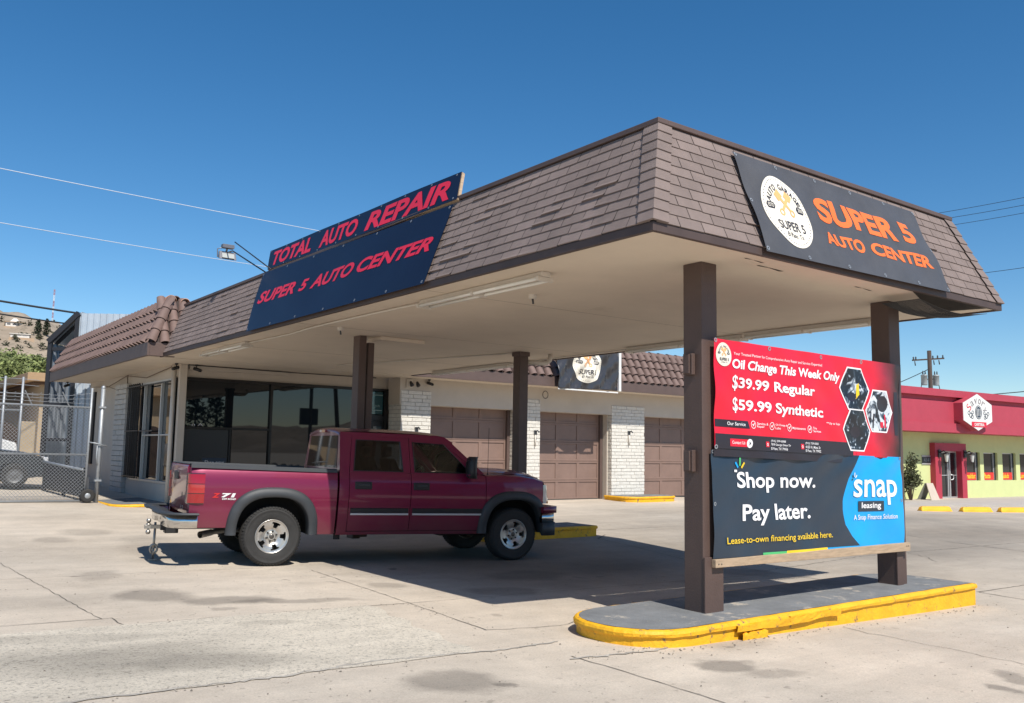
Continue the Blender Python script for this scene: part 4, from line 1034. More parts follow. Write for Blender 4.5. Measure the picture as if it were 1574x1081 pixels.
# wheel arch flares, inner wells, wheels ----------------------------------------------
def flare(cx, s):
    mb = MB(); rows = []
    K = 40
    for r_, o in ((.470, -.10), (.470, .038), (.480, .052), (.52, .056), (.575, .040), (.598, .012), (.600, -.02)):
        row = []
        for i in range(K+1):
            t = math.pi*i/K; ct, st = math.cos(t), math.sin(t); n = 2.6
            x = cx + math.copysign(abs(ct)**(2/n), ct)*r_; z = .42+(st**(2/n))*(r_+.005)
            row.append((x, s*(SY(min(4.08, max(-1.05, x)), max(z, .5))+o), z))
        leg = lambda p: (p[0], p[1], .405 if s else 0)
        rows.append([leg(row[0])]+row+[leg(row[-1])])
    mb.grid(rows, True, flip=s > 0); return mb
for cx in (0, WB):
    for s in (-1, 1): flare(cx, s).build('wheel_arch_flare', PLAST, trk, **LOC)
mb = MB()
for cx in (0, WB):
    for s in (-1, 1):
        mb.grid([[(cx+.515*math.cos(math.pi*i/20), s*y, .42+.515*math.sin(math.pi*i/20)) for i in range(21)] for y in (.93, .50)], True)
        mb.add([(cx+.515*math.cos(math.pi*i/20), s*.50, .42+.515*math.sin(math.pi*i/20)) for i in range(21)], [tuple(range(21))])
mb.box((-1.0, -.50, .45), (4.1, -.36, .58)); mb.box((-1.0, .36, .45), (4.1, .50, .58)); mb.box((.62, -.86, .44), (3.05, .86, .46)); mb.box((2.6, -.45, .33), (4.0, .45, .7)); mb.box((-.95, -.7, .47), (-.55, .7, .6)); mb.box((.5, -.80, .40), (.86, .80, .62))
mb.tube([(0, -.75, .385), (0, .75, .385)], .05, 10); mb.lathe([(.001,-.16),(.13,-.1),(.15,0),(.13,.1),(.001,.16)], (0,0,.385), (1,0,0), 14); mb.tube([(WB, -.75, .385), (WB, .75, .385)], .05, 10); mb.tube([(.1, 0, .42), (2.4, 0, .5)], .04, 10)
mb.build('chassis', UNDER, trk, **LOC)
mb = MB(); mb.tube([(.6, -.45, .44), (-.5, -.55, .44), (-.72, -.66, .42), (-.86, -.76, .40)], .035, 12, False); mb.tube([(-.72, -.66, .42), (-.88, -.775, .398)], [.042, .044], 14, False); mb.build('exhaust_pipe', M('exhaust steel', (.42, .40, .37), .35, metal=.9, var=.2), trk, **LOC)
mb = MB(); mb.box((.86, -.86, .33), (.94, -.82, .42)); mb.build('body_mount', UNDER, trk, world=False)

def wheel(cx, s):
    o = Vector((cx, s*.825, .385)); ax = Vector((0, s, 0)); 
    mb = MB()
    mb.lathe([(.212,-.115),(.235,-.126),(.30,-.138),(.345,-.134),(.368,-.118),(.381,-.094),(.384,-.062),(.374,-.060),(.374,-.048),(.385,-.046),(.386,-.006),(.376,-.004),(.376,.008),(.386,.010),(.385,.046),(.374,.048),(.374,.060),(.384,.062),(.381,.094),(.368,.118),(.345,.134),(.335,.1365),(.332,.134),(.30,.138),(.245,.129),(.235,.126),(.212,.115)], o, ax, 72)
    for k in range(56):
        t = 2*math.pi*k/56
        for side in (-1, 1):
            e = Vector((math.cos(t), 0, math.sin(t))); tn = Vector((-math.sin(t), 0, math.cos(t)))
            P = []
            for r_, a_ in ((.352, .123), (.3885, .086)):
                for q, w_ in ((-1, .012), (1, .012)): P.append((r_, a_, q*w_))
            c = [o+ax*(side*a_)+e*r_+tn*q for r_, a_, q in ((.360,.1275,-.012),(.360,.1275,.012),(.3865,.090,.012),(.3865,.090,-.012))]
            d = [p+(e*.004+ax*side*.004) for p in c]
            f = [(0,1,5,4),(1,2,6,5),(2,3,7,6),(3,0,4,7),(4,5,6,7)]
            mb.add(c+d, f if side > 0 else [g_[::-1] for g_ in f])
    w_ = mb.build('wheel', RUBBER, trk, **LOC)
    mb = MB()
    mb.lathe([(.214,-.10),(.219,-.117),(.205,-.11),(.19,.02),(.198,.085),(.205,.10),(.219,.119),(.221,.123),(.214,.124),(.206,.116)], o, ax, 48)
    radii = [.0,.045,.062,.088,.112,.135,.162,.186,.206]; dep = [.105,.105,.082,.080,.090,.100,.106,.108,.112]
    NT = 60
    def hole(i, j):   # radial cell i, angular cell j
        if not 4 <= i <= 6: return False
        a = ((j+.5)*360/NT-90) % 72; a = min(a, 72-a)   # 0 = spoke centre? window between spokes
        return a > {4: 24, 5: 21, 6: 19}[i]
    def P(i, j, b_=0): t = 2*math.pi*j/NT+math.pi/2+s*0; return o+ax*(dep[i]-b_)+Vector((math.cos(t), 0, math.sin(t)))*radii[i]
    for i in range(len(radii)-1):
        for j in range(NT):
            if hole(i, j): continue
            q = [P(i, j), P(i, j+1), P(i+1, j+1), P(i+1, j)]
            mb.add(q, [(0,1,2,3)], False)
            for di, dj, e in ((1,0,(3,2)), (-1,0,(0,1)), (0,1,(1,2)), (0,-1,(0,3))):
                ii, jj = i+di, (j+dj) % NT
                if 0 <= ii < len(radii)-1 and hole(ii, jj):
                    a_, b_ = q[e[0]], q[e[1]]; mb.add([a_, b_, b_-ax*.04, a_-ax*.04], [(0,1,2,3)])
    rim = mb.build('rim', ALLOY, w_, **LOC)
    mb = MB(); mb.lathe([(.001,.112),(.030,.110),(.038,.100),(.040,.08)], o, ax, 20); mb.build('hub_cap', M('hub cap dark', (.12, .11, .10), .35, metal=.6), w_, **LOC)
    mb = MB()
    for k in range(6):
        t = 2*math.pi*k/6+.3; c = o+Vector((math.cos(t), 0, math.sin(t)))*.070+ax*.078; mb.tube([c, c+ax*.022], .011, 6)
    mb.build('lug_nuts', ROTOR, w_, **LOC)
    mb = MB(); mb.lathe([(.001,.03),(.19,.03),(.19,-.02)], o, ax, 32); mb.build('brake_disc', ROTOR, w_, **LOC)
for cx in (0, WB):
    for s in (-1, 1): wheel(cx, s)
# mirrors and antenna
for s in (-1, 1):
    mb = MB(); rows = []
    for z, dx, wd_ in ((1.20,.02,.10),(1.225,.0,.14),(1.30,-.01,.155),(1.42,-.01,.15),(1.49,.0,.13),(1.515,.02,.09)):
        rows.append([(2.80+dx+x_, s*(1.07+y_*wd_), z) for x_, y_ in ((-.05,-.6),(-.055,.0),(-.05,.6),(0,.75),(.05,.55),(.065,0),(.05,-.6),(0,-.72))])
    mb.grid(rows, True, closed=True); mb.add(rows[0], [tuple(range(8))]); mb.add(rows[-1], [tuple(range(8))[::-1]])
    mb.box((2.80, s*.90, 1.23), (2.88, s*1.0, 1.30)); sm = mb.build('side_mirror', PLASTB, trk, world=False)
    mb = MB(); mb.add([(2.742, s*(1.07-.075), 1.24), (2.742, s*(1.07+.075), 1.24), (2.742, s*(1.07+.075), 1.47), (2.742, s*(1.07-.075), 1.47)], [(0,1,2,3)]); mb.build('mirror_glass', CHROME, sm, **LOC)
mb = MB(); mb.tube([(3.16, -.86, 1.235), (3.15, -.87, 1.95)], .0035, 5); mb.lathe([(.018,0),(.012,.03),(.004,.05)], (3.16,-.86,1.235), (0,0,1), 8); mb.build('antenna', PLASTB, trk, **LOC)
# ================================================================ BANNERS AND SIGNS
NAVY = M('banner navy vinyl', (.0045, .0065, .021), .42, var=.08, vs=3, bump=.12, bs=3)
GREYV = M('banner charcoal vinyl', (.078, .076, .078), .42, var=.12, vs=3, bump=.45, bs=3.0)
SIGNRED = M('sign red', (.62, .018, .045), .45)
ORANGE = M('sign orange', (.86, .17, .035), .45)
ORANGEP = M('pale orange', (.90, .42, .16), .45)
CREAMV = M('emblem cream', (.80, .74, .62), .5, var=.03)
INK = M('emblem ink', (.03, .028, .04), .5)
REDV = M('banner red vinyl', (.72, .010, .035), .32, var=.06, vs=2, bump=.10, bs=3)
WHITEV = M('print white', (.80, .79, .80), .4)
INKV = M('print black', (.022, .018, .026), .35)
SLATE = M('banner slate vinyl', (.022, .036, .056), .32, var=.10, vs=2, bump=.16, bs=3.5)
BLUEV = M('banner blue vinyl', (.002, .33, .72), .32, var=.07, vs=2, bump=.15, bs=3.5)
YELV = M('print yellow', (.82, .55, .02), .45); GREENV = M('print green', (.08, .46, .16), .45)

def emblem(fr, c, r, parent, scale=1., bad=True):
    """round cream badge with dotted rim, arched words, crossed pistons and two plates. c centre, r radii in frame units"""
    def pt(a, b): return c[0]+a*r[0], c[1]+b*r[1]
    mb = MB(); fr.disc(mb, c[0], c[1], r[0], r[1], .005*scale, 48, 5); e = mb.build('emblem', CREAMV, parent)
    mb = MB()
    for k in range(56):
        t = 2*math.pi*k/56; a, b = pt(.91*math.cos(t), .91*math.sin(t)); fr.disc(mb, a, b, r[0]*.016, r[1]*.016, .009*scale, 6, 1)
    mb.build('dotted_rim', INK, e)
    mb = MB()
    s = 'AUTO GARAGE'
    for i, ch in enumerate(s):
        if ch == ' ': continue
        an = R(155-130*i/(len(s)-1)); vs, fs = glyphs(ch, .018)
        wd = .055 if ch == 'I' else .135; P = []
        for x, y in vs:
            u = (x-.5)*wd; v = (y)*.18; rr = .60+v
            A = math.cos(an)*rr+math.sin(an)*u; B_ = math.sin(an)*rr-math.cos(an)*u
            a, b = pt(A, B_); P.append(fr.pt(a, b, .009*scale))
        mb.add(P, fs)
    def L(t, x0, y0, x1, y1, **k):
        a0, b0 = pt(x0, y0); a1, b1 = pt(x1, y1); letter(mb, fr, t, a0, b0, a1, b1, .009*scale, **k)
    L('SUPER 5', -.56, -.54, .58, -.28, bold=.015); L('El Paso, Tx.', -.36, -.75, .40, -.60, shear=.3, bold=.005)
    mb.build('emblem_lettering', INK, e)
    mb = MB()
    for sx in (-1, 1):
        q = [(sx*.42, .11), (sx*.48, .20), (sx*.74, .20), (sx*.80, .11), (sx*.74, .02), (sx*.48, .02)]
        if sx > 0: q = q[::-1]
        fr.poly(mb, [pt(*p) for p in q], .008*scale)
    mb.build('date_plate', INK, e)
    mb = MB(); L('ESTD', -.73, .06, -.49, .16, bold=.01); L('2000', .49, .06, .73, .16, bold=.01); mb.v = [v + fr.n*.002 for v in mb.v]; mb.build('date_lettering', CREAMV, e)
    mb = MB()
    for sx in (-1, 1):
        # crown of the piston, rod and big end, laid out along a diagonal
        d = Vector((-sx*.62, .72)).normalized(); n_ = Vector((d.y, -d.x)); o = Vector((0, .20))
        def Q(u, v): p = o+d*u+n_*v; return pt(p.x, p.y)
        fr.poly(mb, [Q(.18,-.13), Q(.18,.13), Q(.42,.13), Q(.42,-.13)][::-1 if True else 1], .0085*scale)
        fr.poly(mb, [Q(-.24,-.035), Q(-.24,.035), Q(.18,.05), Q(.18,-.05)][::-1], .0095*scale)
        cc = Q(-.31, 0); fr.ring(mb, cc[0], cc[1], r[0]*.10, r[1]*.10, .009*scale, .45, 18)
    mb.build('pistons', ORANGEP, e)
    return e

kk = IX/(ZT-ZF)
def onL(y, z, off=.045): return Vector((X0+kk*(z-ZF)-off, y, z+.0))
# ---- long navy sign on the left mansard, two banners one above the other
t = thing('banner_sign', 'navy banner with slanted red letters fixed on the left mansard shingles, lower of two', 'banner', (X0, 11, 3.3), group='banners on the canopy')
fr = Frame((5.214, 13.888, 3.319), (5.154, 8.409, 3.331), (5.700, 14.51, 4.425), (5.604, 8.527, 4.346), lambda a, b: .010*math.sin(9*a+2*b)*math.sin(math.pi*b)+.006*math.sin(23*a*(1-.4*b)+5*b)*math.sin(math.pi*b))
fr.cloth(80, 20).build('cloth', NAVY, t)
I = dict(bold=.036, shear=.28)
lettering('lettering', fr, [('SUPER', .030, .425, .285, .63, I), ('5', .315, .43, .365, .615, I), ('AUTO', .385, .425, .628, .625, I), ('CENTER', .648, .425, .972, .625, I)], SIGNRED, t, .004)
grommets(fr, t, [(x, y) for x in (.01, .18, .35, .52, .69, .84, .99) for y in (.03, .97)])
t = thing('banner_sign', 'navy sign board with slanted red letters standing above the roof edge, upper of two', 'banner', (X0, 11, 4.4), group='banners on the canopy')
fr = Frame((5.727, 14.403, 4.475), (5.623, 8.476, 4.40), (5.916, 14.771, 4.892), (5.812, 8.683, 4.822), lambda a, b: .004*math.sin(14*a+3*b))
fr.cloth(60, 8).build('cloth', NAVY, t)
lettering('lettering', fr, [('TOTAL', .035, .12, .295, .84, I), ('AUTO', .345, .12, .560, .84, I), ('REPAIR', .600, .10, .967, .84, I)], SIGNRED, t, .004)
grommets(fr, t, [(x, y) for x in (.01, .12, .23, .34, .45, .56, .67, .78, .89, .985) for y in (.07, .93)], .018)
mb = MB(); mb.hexa([fr.pt(0, 0, -.05), fr.pt(1, 0, -.05), fr.pt(1, 0, -.012), fr.pt(0, 0, -.012), fr.pt(0, 1, -.05), fr.pt(1, 1, -.05), fr.pt(1, 1, -.012), fr.pt(0, 1, -.012)]); mb.build('backing_board', WOOD, t)
mb = MB()
for a in (.05, .35, .65, .95): mb.beam(fr.pt(a, .85, -.05), fr.pt(a, .0, -.05)+Vector((.35, 0, -.02)), .04, .04)
mb.build('brace', WOOD, t)
# ---- charcoal banner on the front mansard
kf = IY/(ZT-ZF)
def onF(x, z, off=.042): return Vector((x, Y0+kf*(z-ZF)-off, z))
t = thing('banner_sign', 'charcoal banner with orange block letters and cream round emblem on the front mansard', 'banner', (8.2, Y0, 3.4), group='banners on the canopy')
fr = Frame(onF(6.57, 3.315), onF(9.90, 3.345), onF(6.56, 4.335), onF(9.79, 4.325), lambda a, b: (.013*math.sin(7*a+1.5)+.010*math.sin(19*a+7*b)+.005*math.sin(37*a-11*b)+.006*math.sin(9*b+4*a))*math.sin(math.pi*min(1,max(0,b)))**.6+.010*math.sin(math.pi*a)*math.sin(3*b))
fr.cloth(80, 24).build('cloth', GREYV, t)
Bd = dict(bold=.040)
lettering('lettering', fr, [('SUPER', .345, .49, .785, .76, Bd), ('5', .822, .50, .897, .765, Bd), ('AUTO', .335, .245, .548, .385, Bd), ('CENTER', .582, .245, .945, .390, Bd)], ORANGE, t, .004)
emblem(fr, (.167, .475), (.108, .365), t, .8)
grommets(fr, t, [(x, y) for x in (.008, .2, .4, .6, .8, .992) for y in (.03, .97)]+[(.008, .5), (.992, .5)], .02)
# ---- charcoal banner on the garage tiles
t = thing('banner_sign', 'wrinkled charcoal banner with round cream emblem hung on the garage roof tiles', 'banner', (17, 18.9, 3.3), group='banners on the canopy')
fr = Frame((15.80, 18.82, 3.22), (18.12, 18.82, 3.29), (15.78, 18.80, 4.52), (18.08, 18.80, 4.52), lambda a, b: .04*math.sin(11*a+6*b)*(1-b*.3)+.03*math.sin(25*a-14*b)+.018*math.sin(41*a+9*b))
fr.cloth(60, 36).build('cloth', M('glossy charcoal vinyl', (.045, .045, .05), .20, var=.1, bump=.3, bs=4), t, solid=.004)
emblem(fr, (.47, .56), (.235, .42), t, 2.5)
mb = MB(); mb.box((18.08, 18.76, 3.26), (18.17, 18.82, 4.5)); mb.box((15.80, 18.80, 3.20), (18.08, 18.83, 3.235)); mb.build('white_edge', WHITE, t)

# ---- the two banners between the front posts
t = thing('banner_sign', 'red oil change banner with white prices and three hexagon photos between the front posts', 'banner', (8.1, 5.45, 1.5), group='banners between the front posts')
wv = lambda a, b: .012*math.sin(5*a+2*b)+.009*math.sin(17*a-9*b)*math.sin(math.pi*b)+.004*math.sin(38*a+15*b)
fr = Frame((6.53, 5.455, 1.555), (9.78, 5.455, 1.478), (6.52, 5.455, 2.575), (9.80, 5.455, 2.555), wv)
fr.cloth(80, 24).build('cloth', REDV, t)
mb = MB(); fr.patch(mb, 0, -.075, 1, .0, -.004, 40, 3); mb.build('lower_hem', INKV, t)
# right edge photograph of stacked tyres, fading into the red: printed panels
def tyre_print():
    m = bpy.data.materials.new('printed tyres'); m.use_nodes = True; N = m.node_tree; L = N.links; b = N.nodes['Principled BSDF']; b.inputs['Roughness'].default_value = .32
    tc = N.nodes.new('ShaderNodeTexCoord'); n = N.nodes.new('ShaderNodeTexNoise'); n.inputs['Scale'].default_value = 2.6; n.inputs['Detail'].default_value = 6; L.new(tc.outputs['Object'], n.inputs['Vector'])
    r = N.nodes.new('ShaderNodeValToRGB'); r.color_ramp.elements[0].position = .30; r.color_ramp.elements[0].color = (.72, .010, .035, 1); r.color_ramp.elements[1].position = .92; r.color_ramp.elements[1].color = (.03, .018, .018, 1)
    e = r.color_ramp.elements.new(.72); e.color = (.20, .02, .03, 1)
    sp = N.nodes.new('ShaderNodeSeparateXYZ'); L.new(tc.outputs['Object'], sp.inputs[0]); mr = N.nodes.new('ShaderNodeMapRange'); mr.inputs[1].default_value = .85; mr.inputs[2].default_value = 1.75; L.new(sp.outputs['X'], mr.inputs[0])
    ma = N.nodes.new('ShaderNodeMath'); ma.operation = 'MULTIPLY_ADD'; L.new(n.outputs[0], ma.inputs[0]); ma.inputs[1].default_value = .5; L.new(mr.outputs[0], ma.inputs[2]); mb2 = N.nodes.new('ShaderNodeMath'); mb2.operation = 'SUBTRACT'; L.new(ma.outputs[0], mb2.inputs[0]); mb2.inputs[1].default_value = .22
    L.new(mb2.outputs[0], r.inputs[0]); L.new(r.outputs[0], b.inputs['Base Color']); return m
mb = MB(); fr.patch(mb, .72, .0, 1, 1, .002, 16, 24); mb.build('tyre_photo', tyre_print(), t)
mb = MB()
fr.patch(mb, .958, .24, .982, .70, .004); fr.patch(mb, .992, .0, 1.0, 1.0, .0035)
mb.build('tyre_stack_print', INKV, t)
mb = MB(); fr.poly(mb, [(.003,.195),(.153,.195),(.146,.263),(.003,.263)], .004); fr.patch(mb, .002, -.003, .70, .132, .0035); mb.build('black_panels', INKV, t)
mb = MB(); fr.poly(mb, [(.066,.022),(.148,.022),(.148,.092),(.066,.092)], .006)
for x in (.242, .418): fr.poly(mb, [(x-.012,.035),(x+.004,.035),(x+.004,.085),(x-.012,.085)], .006)
mb.build('red_tabs', REDV, t)
mb = MB(); fr.disc(mb, .152, .057, .013, .042, .0075, 20, 2); mb.build('arrow_disc', WHITEV, t)
W = dict(bold=.026)
lettering('headline', fr, [('Oil Change This Week Only', .076, .715, .636, .832, dict(bold=.030, shear=.18)), ('39.99 Regular', .103, .535, .488, .662, W), ('59.99 Synthetic', .107, .330, .533, .460, W)], WHITEV, t, .006)
lettering('dollar_sign', fr, [('$', .075, .533, .099, .680, dict(bold=.012)), ('$', .079, .330, .103, .477, dict(bold=.012))], WHITEV, t, .006)
S_ = dict(bold=.006)
lettering('small_print', fr, [('Your Trusted Partner for Comprehensive Auto Repair and Service Expertise!', .087, .862, .531, .897, dict(bold=0)),
  ('Our Service', .055, .214, .132, .246, S_), ('Service &', .187, .236, .238, .260, S_), ('Repair', .187, .205, .222, .231, S_), ('Oil Change &', .273, .236, .338, .260, S_), ('Lube', .273, .208, .300, .231, S_),
  ('Maintenance', .366, .222, .432, .246, S_), ('Tire', .473, .236, .493, .260, S_), ('Services', .473, .208, .515, .231, S_), ('**Up to 5qts', .547, .292, .622, .320, S_), ('Contact Us', .075, .045, .132, .074, S_),
  ('(915) 599-0088', .255, .080, .325, .106, S_), ('7878 George Dieter Dr', .255, .046, .350, .072, S_), ('El Paso, TX 79936', .255, .008, .335, .036, S_),
  ('(915) 759-8282', .430, .080, .496, .106, S_), ('4105 N. Mesa St', .430, .046, .506, .072, S_), ('El Paso, TX 79902', .430, .008, .510, .036, S_)], WHITEV, t, .0075)
mb = MB()
for x in (.170, .257, .350, .455):
    fr.ring(mb, x, .234, .0115, .037, .006, .16, 20)
    fr.poly(mb, [(x-.0055,.236),(x-.003,.243),(x-.001,.231),(x+.005,.254),(x+.0068,.249),(x-.0008,.217)][::-1], .0062)
for x in (.238, .414): fr.ring(mb, x, .058, .0042, .014, .008, .4, 12)
mb.build('tick_marks', WHITEV, t)
mb = MB(); fr.poly(mb, [(.149,.078),(.158,.057),(.149,.036),(.151,.057)][::-1], .0085); mb.build('arrow_mark', INKV, t)
emblem(fr, (.041, .861), (.034, .110), t, 1.0)
# hexagon pictures
def engine_print(name, cols, sc, seed):
    m = bpy.data.materials.new(name); m.use_nodes = True; N = m.node_tree; L = N.links; b = N.nodes['Principled BSDF']; b.inputs['Roughness'].default_value = .3
    tc = N.nodes.new('ShaderNodeTexCoord'); mp = N.nodes.new('ShaderNodeMapping'); mp.inputs['Location'].default_value = (seed, seed*2, seed*.7); L.new(tc.outputs['Object'], mp.inputs[0])
    n = N.nodes.new('ShaderNodeTexNoise'); n.inputs['Scale'].default_value = sc; n.inputs['Detail'].default_value = 3; n.inputs['Distortion'].default_value = 1.6; L.new(mp.outputs[0], n.inputs['Vector'])
    r = N.nodes.new('ShaderNodeValToRGB'); r.color_ramp.interpolation = 'EASE'
    e = r.color_ramp.elements; e[0].position = cols[0][0]; e[0].color = (*cols[0][1], 1); e[1].position = cols[-1][0]; e[1].color = (*cols[-1][1], 1)
    for p, c in cols[1:-1]: x = e.new(p); x.color = (*c, 1)
    L.new(n.outputs[0], r.inputs[0]); L.new(r.outputs[0], b.inputs['Base Color']); return m
DK = (.012, .013, .018); MID = (.10, .13, .17); LT = (.55, .60, .64)
HX = [((.717, .685), (.079, .205), [(.36, DK), (.5, DK), (.56, MID), (.66, LT)], 9, 1.0), ((.866, .480), (.079, .205), [(.38, DK), (.46, MID), (.52, LT), (.7, (.7, .72, .74))], 6, 4.3), ((.727, .265), (.079, .200), [(.40, DK), (.56, DK), (.62, MID), (.70, LT)], 10, 7.7)]
def hexp(c, r): return [(c[0]+r[0]*math.cos(a), c[1]+r[1]*math.sin(a)/math.sin(math.pi/3)*1.0) for a in [k*math.pi/3 for k in range(6)]]
mb = MB()
for c, r, _, _, _ in HX: fr.poly(mb, hexp(c, (r[0]+.007, r[1]+.016)), .005)
mb.build('hexagon_frames', WHITEV, t)
for i, (c, r, cols, sc, sd) in enumerate(HX):
    mb = MB(); fr.poly(mb, hexp(c, r), .0075); mb.build('hexagon_photo', engine_print('printed engine %d' % i, cols, sc, sd), t)
mb = MB(); fr.poly(mb, [(.720,.58),(.731,.60),(.736,.74),(.727,.73),(.724,.60)], .009); fr.poly(mb, [(.728,.60),(.742,.63),(.740,.75),(.735,.74)], .0092); mb.build('yellow_hose_print', YELV, t)
mb = MB(); fr.disc(mb, .885, .56, .036, .085, .009, 18, 2); fr.disc(mb, .700, .60, .026, .05, .009, 16, 2); fr.disc(mb, .715, .24, .03, .06, .009, 16, 2); fr.poly(mb, [(.826,.30),(.834,.30),(.838,.45),(.829,.45)], .009); mb.build('engine_parts_print', INKV, t)
mb = MB(); fr.poly(mb, [(.895,.31),(.905,.31),(.905,.45),(.897,.45)], .009); fr.poly(mb, [(.872,.31),(.888,.31),(.888,.37),(.872,.37)], .009); mb.build('red_stand_print', SIGNRED, t)
grommets(fr, t, [(.006,.985), (.26,.975), (.53,.965), (.76,.975), (.006,.01)], .022)

t = thing('banner_sign', 'slate and bright blue leasing banner with white rounded words below the red banner', 'banner', (8.1, 5.45, .55), group='banners between the front posts')
wv = lambda a, b: .012*math.sin(6*a+4*b)+.010*math.sin(19*a+8*b)*(1-b)+.012*math.sin(31*a-16*b)*max(0, b-.70)*3+.0015*math.sin(47*a-20*b)
fr = Frame((6.50, 5.455, .548), (9.78, 5.455, .520), (6.50, 5.463, 1.535), (9.775, 5.463, 1.495), wv)
edge = lambda b: interp([(0,.738),(.12,.690),(.25,.652),(.40,.640),(.52,.641),(.76,.675),(.90,.710),(1,.735)], b)
n1, n2 = 60, 24
m1, m2 = MB(), MB()
m1.grid([[fr.pt(edge(j/n2)*i/n1, j/n2) for i in range(n1+1)] for j in range(n2+1)]); m1.build('cloth', SLATE, t)
m2.grid([[fr.pt(edge(j/n2)+(1-edge(j/n2))*i/30, j/n2) for i in range(31)] for j in range(n2+1)]); m2.build('blue_panel', BLUEV, t)
Q = dict(bold=.022)
lettering('headline', fr, [('Shop now.', .108, .60, .490, .800, Q), ('Pay later.', .128, .285, .465, .490, Q)], WHITEV, t, .006)
lettering('yellow_line', fr, [('Lease-to-own financing available here.', .052, .108, .578, .188, dict(bold=.006))], YELV, t, .012)
lettering('logo_word', fr, [('snap', .698, .455, .960, .738, dict(bold=.015))], WHITEV, t, .007)
mb = MB(); fr.poly(mb, [(.727,.388),(.872,.388),(.872,.500),(.727,.500)], .006); mb.build('tag_box', SLATE, t)
lettering('tag_lettering', fr, [('leasing', .745, .402, .854, .486, dict(bold=.02)), ('A Snap Finance Solution', .699, .280, .953, .352, dict(bold=.006))], WHITEV, t, .008)
def rays(c, s, cols):
    for (a, l0, l1, wd_), m_ in zip(((178, .5, 1.0, .26), (128, .5, 1.25, .26), (88, .6, 1.5, .28), (48, .5, 1.3, .26)), cols):
        mb = MB(); d = Vector((math.cos(R(a)), math.sin(R(a)))); n_ = Vector((-d.y, d.x)); P = [d*l0+n_*wd_/2, d*l0-n_*wd_/2, d*l1-n_*wd_/2, d*l1+n_*wd_/2]
        fr.poly(mb, [(c[0]+p.x*s/fr.w, c[1]+p.y*s/fr.h) for p in P], .007); mb.build('logo_ray', m_, t)
rays((.122, .805), .085, (WHITEV, BLUEV, GREENV, YELV)); rays((.703, .735), .050, (SLATE, SLATE, WHITEV, WHITEV))
mb = MB(); fr.patch(mb, .22, .0, .33, .022, .004); mb.build('green_stripe', GREENV, t); mb = MB(); fr.patch(mb, .33, .0, .55, .026, .004); mb.build('yellow_stripe', YELV, t)
mb = MB(); fr.patch(mb, .55, .0, .736, .022, .004); mb.build('blue_stripe', BLUEV, t)
grommets(fr, t, [(.008,.985), (.008,.5), (.99,.985), (.99,.5)], .018)
t = thing('timber_batten', 'weathered timber board nailed across the front posts under the leasing banner', 'board', (8.1, 5.45, .48))
mb = MB(); mb.hexa([(6.50,5.425,.468),(9.86,5.425,.442),(9.86,5.474,.442),(6.50,5.474,.468),(6.50,5.425,.542),(9.86,5.425,.535),(9.86,5.474,.535),(6.50,5.474,.542)]); b_ = mb.build('board', WOOD, t, bevel=.004)
mb = MB()
for x in (6.54, 6.58, 9.78, 9.82): mb.tube([(x, 5.427, .50), (x, 5.420, .50)], .006, 8)
mb.build('nails', DGREY, b_)

# ---- flood lamp on long arms above the roof, beside the navy sign
t = thing('flood_lamp', 'grey flood lamp held out on two thin arms left of the navy sign', 'flood lamp', (5.62, 14.4, 4.43))
mb = MB(); mb.tube([(5.62, 14.45, 4.43), (5.60, 16.15, 5.10), (5.60, 16.45, 5.12)], .012, 6); mb.build('lower_arm', BLACK, t)
mb = MB(); mb.tube([(5.60, 14.20, 4.45), (5.60, 16.05, 5.25)], .011, 6); mb.build('upper_arm', BLACK, t)
HG = M('lamp housing grey', (.16, .16, .18), .45, metal=.3)
mb = MB(); mb.hexa([(5.45,16.42,4.98),(5.78,16.42,4.98),(5.76,16.56,5.02),(5.47,16.56,5.02),(5.46,16.47,5.14),(5.77,16.47,5.14),(5.75,16.58,5.15),(5.48,16.58,5.15)]); lh = mb.build('lamp_head', HG, t, bevel=.008)
mb = MB(); mb.hexa([(5.50,16.405,5.01),(5.73,16.405,5.01),(5.73,16.424,5.01),(5.50,16.424,5.01),(5.50,16.44,5.10),(5.73,16.44,5.10),(5.73,16.455,5.10),(5.50,16.455,5.10)]); mb.build('lens', M('frosted lens', (.40,.41,.39), .3), lh)
mb = MB(); mb.box((5.50, 16.40, 5.20), (5.72, 16.52, 5.27)); mb.tube([(5.6,16.46,5.20),(5.6,16.5,5.14)], .02, 6); mb.tube([(5.44,16.5,5.02),(5.43,16.5,5.18),(5.5,16.48,5.2)], .012, 6); mb.build('sensor', HG, t, bevel=.005)
# ================================================================ RESTAURANT (right)
ROT = R(-2.9)
ux = Vector((math.cos(ROT), math.sin(ROT), 0)); uy = Vector((-math.sin(ROT), math.cos(ROT), 0))
K_ = 1.155
O_ = Vector((34.537*K_, 17.357*K_, 0)); GZ0 = 1.5-1.555*K_
rest = thing('restaurant', 'lime green restaurant with crimson roof band and crimson framed glass door', 'building', (O_.x, O_.y, GZ0), (0, 0, ROT))
def rb2(mb, a, b): return mb.box((a[0]*K_, a[1], a[2]*K_), (b[0]*K_, b[1], b[2]*K_))
LIME = M('lime stucco', (.56, .60, .28), .85, var=.04, vs=2, bump=.15, bs=80)
CRIM = M('crimson paint', (.40, .045, .072), .6, var=.06, vs=2)
CRIMD = M('crimson door surround', (.40, .035, .06), .6, var=.05)
GLS = M('dark shop pane', (.012, .013, .014), .03, ior=1.6)
def part(name, mat, boxes, parent=None, bevel=0):
    mb = MB()
    for a, b in boxes: rb2(mb, a, b)
    return mb.build(name, mat, parent or rest, world=False, bevel=bevel)
WIN = [(1.22, 2.30), (2.58, 3.66), (4.05, 5.13), (5.47, 6.55), (6.9, 7.98), (8.3, 9.4)]
zl, zh, zz = .66, 1.78, 2.75
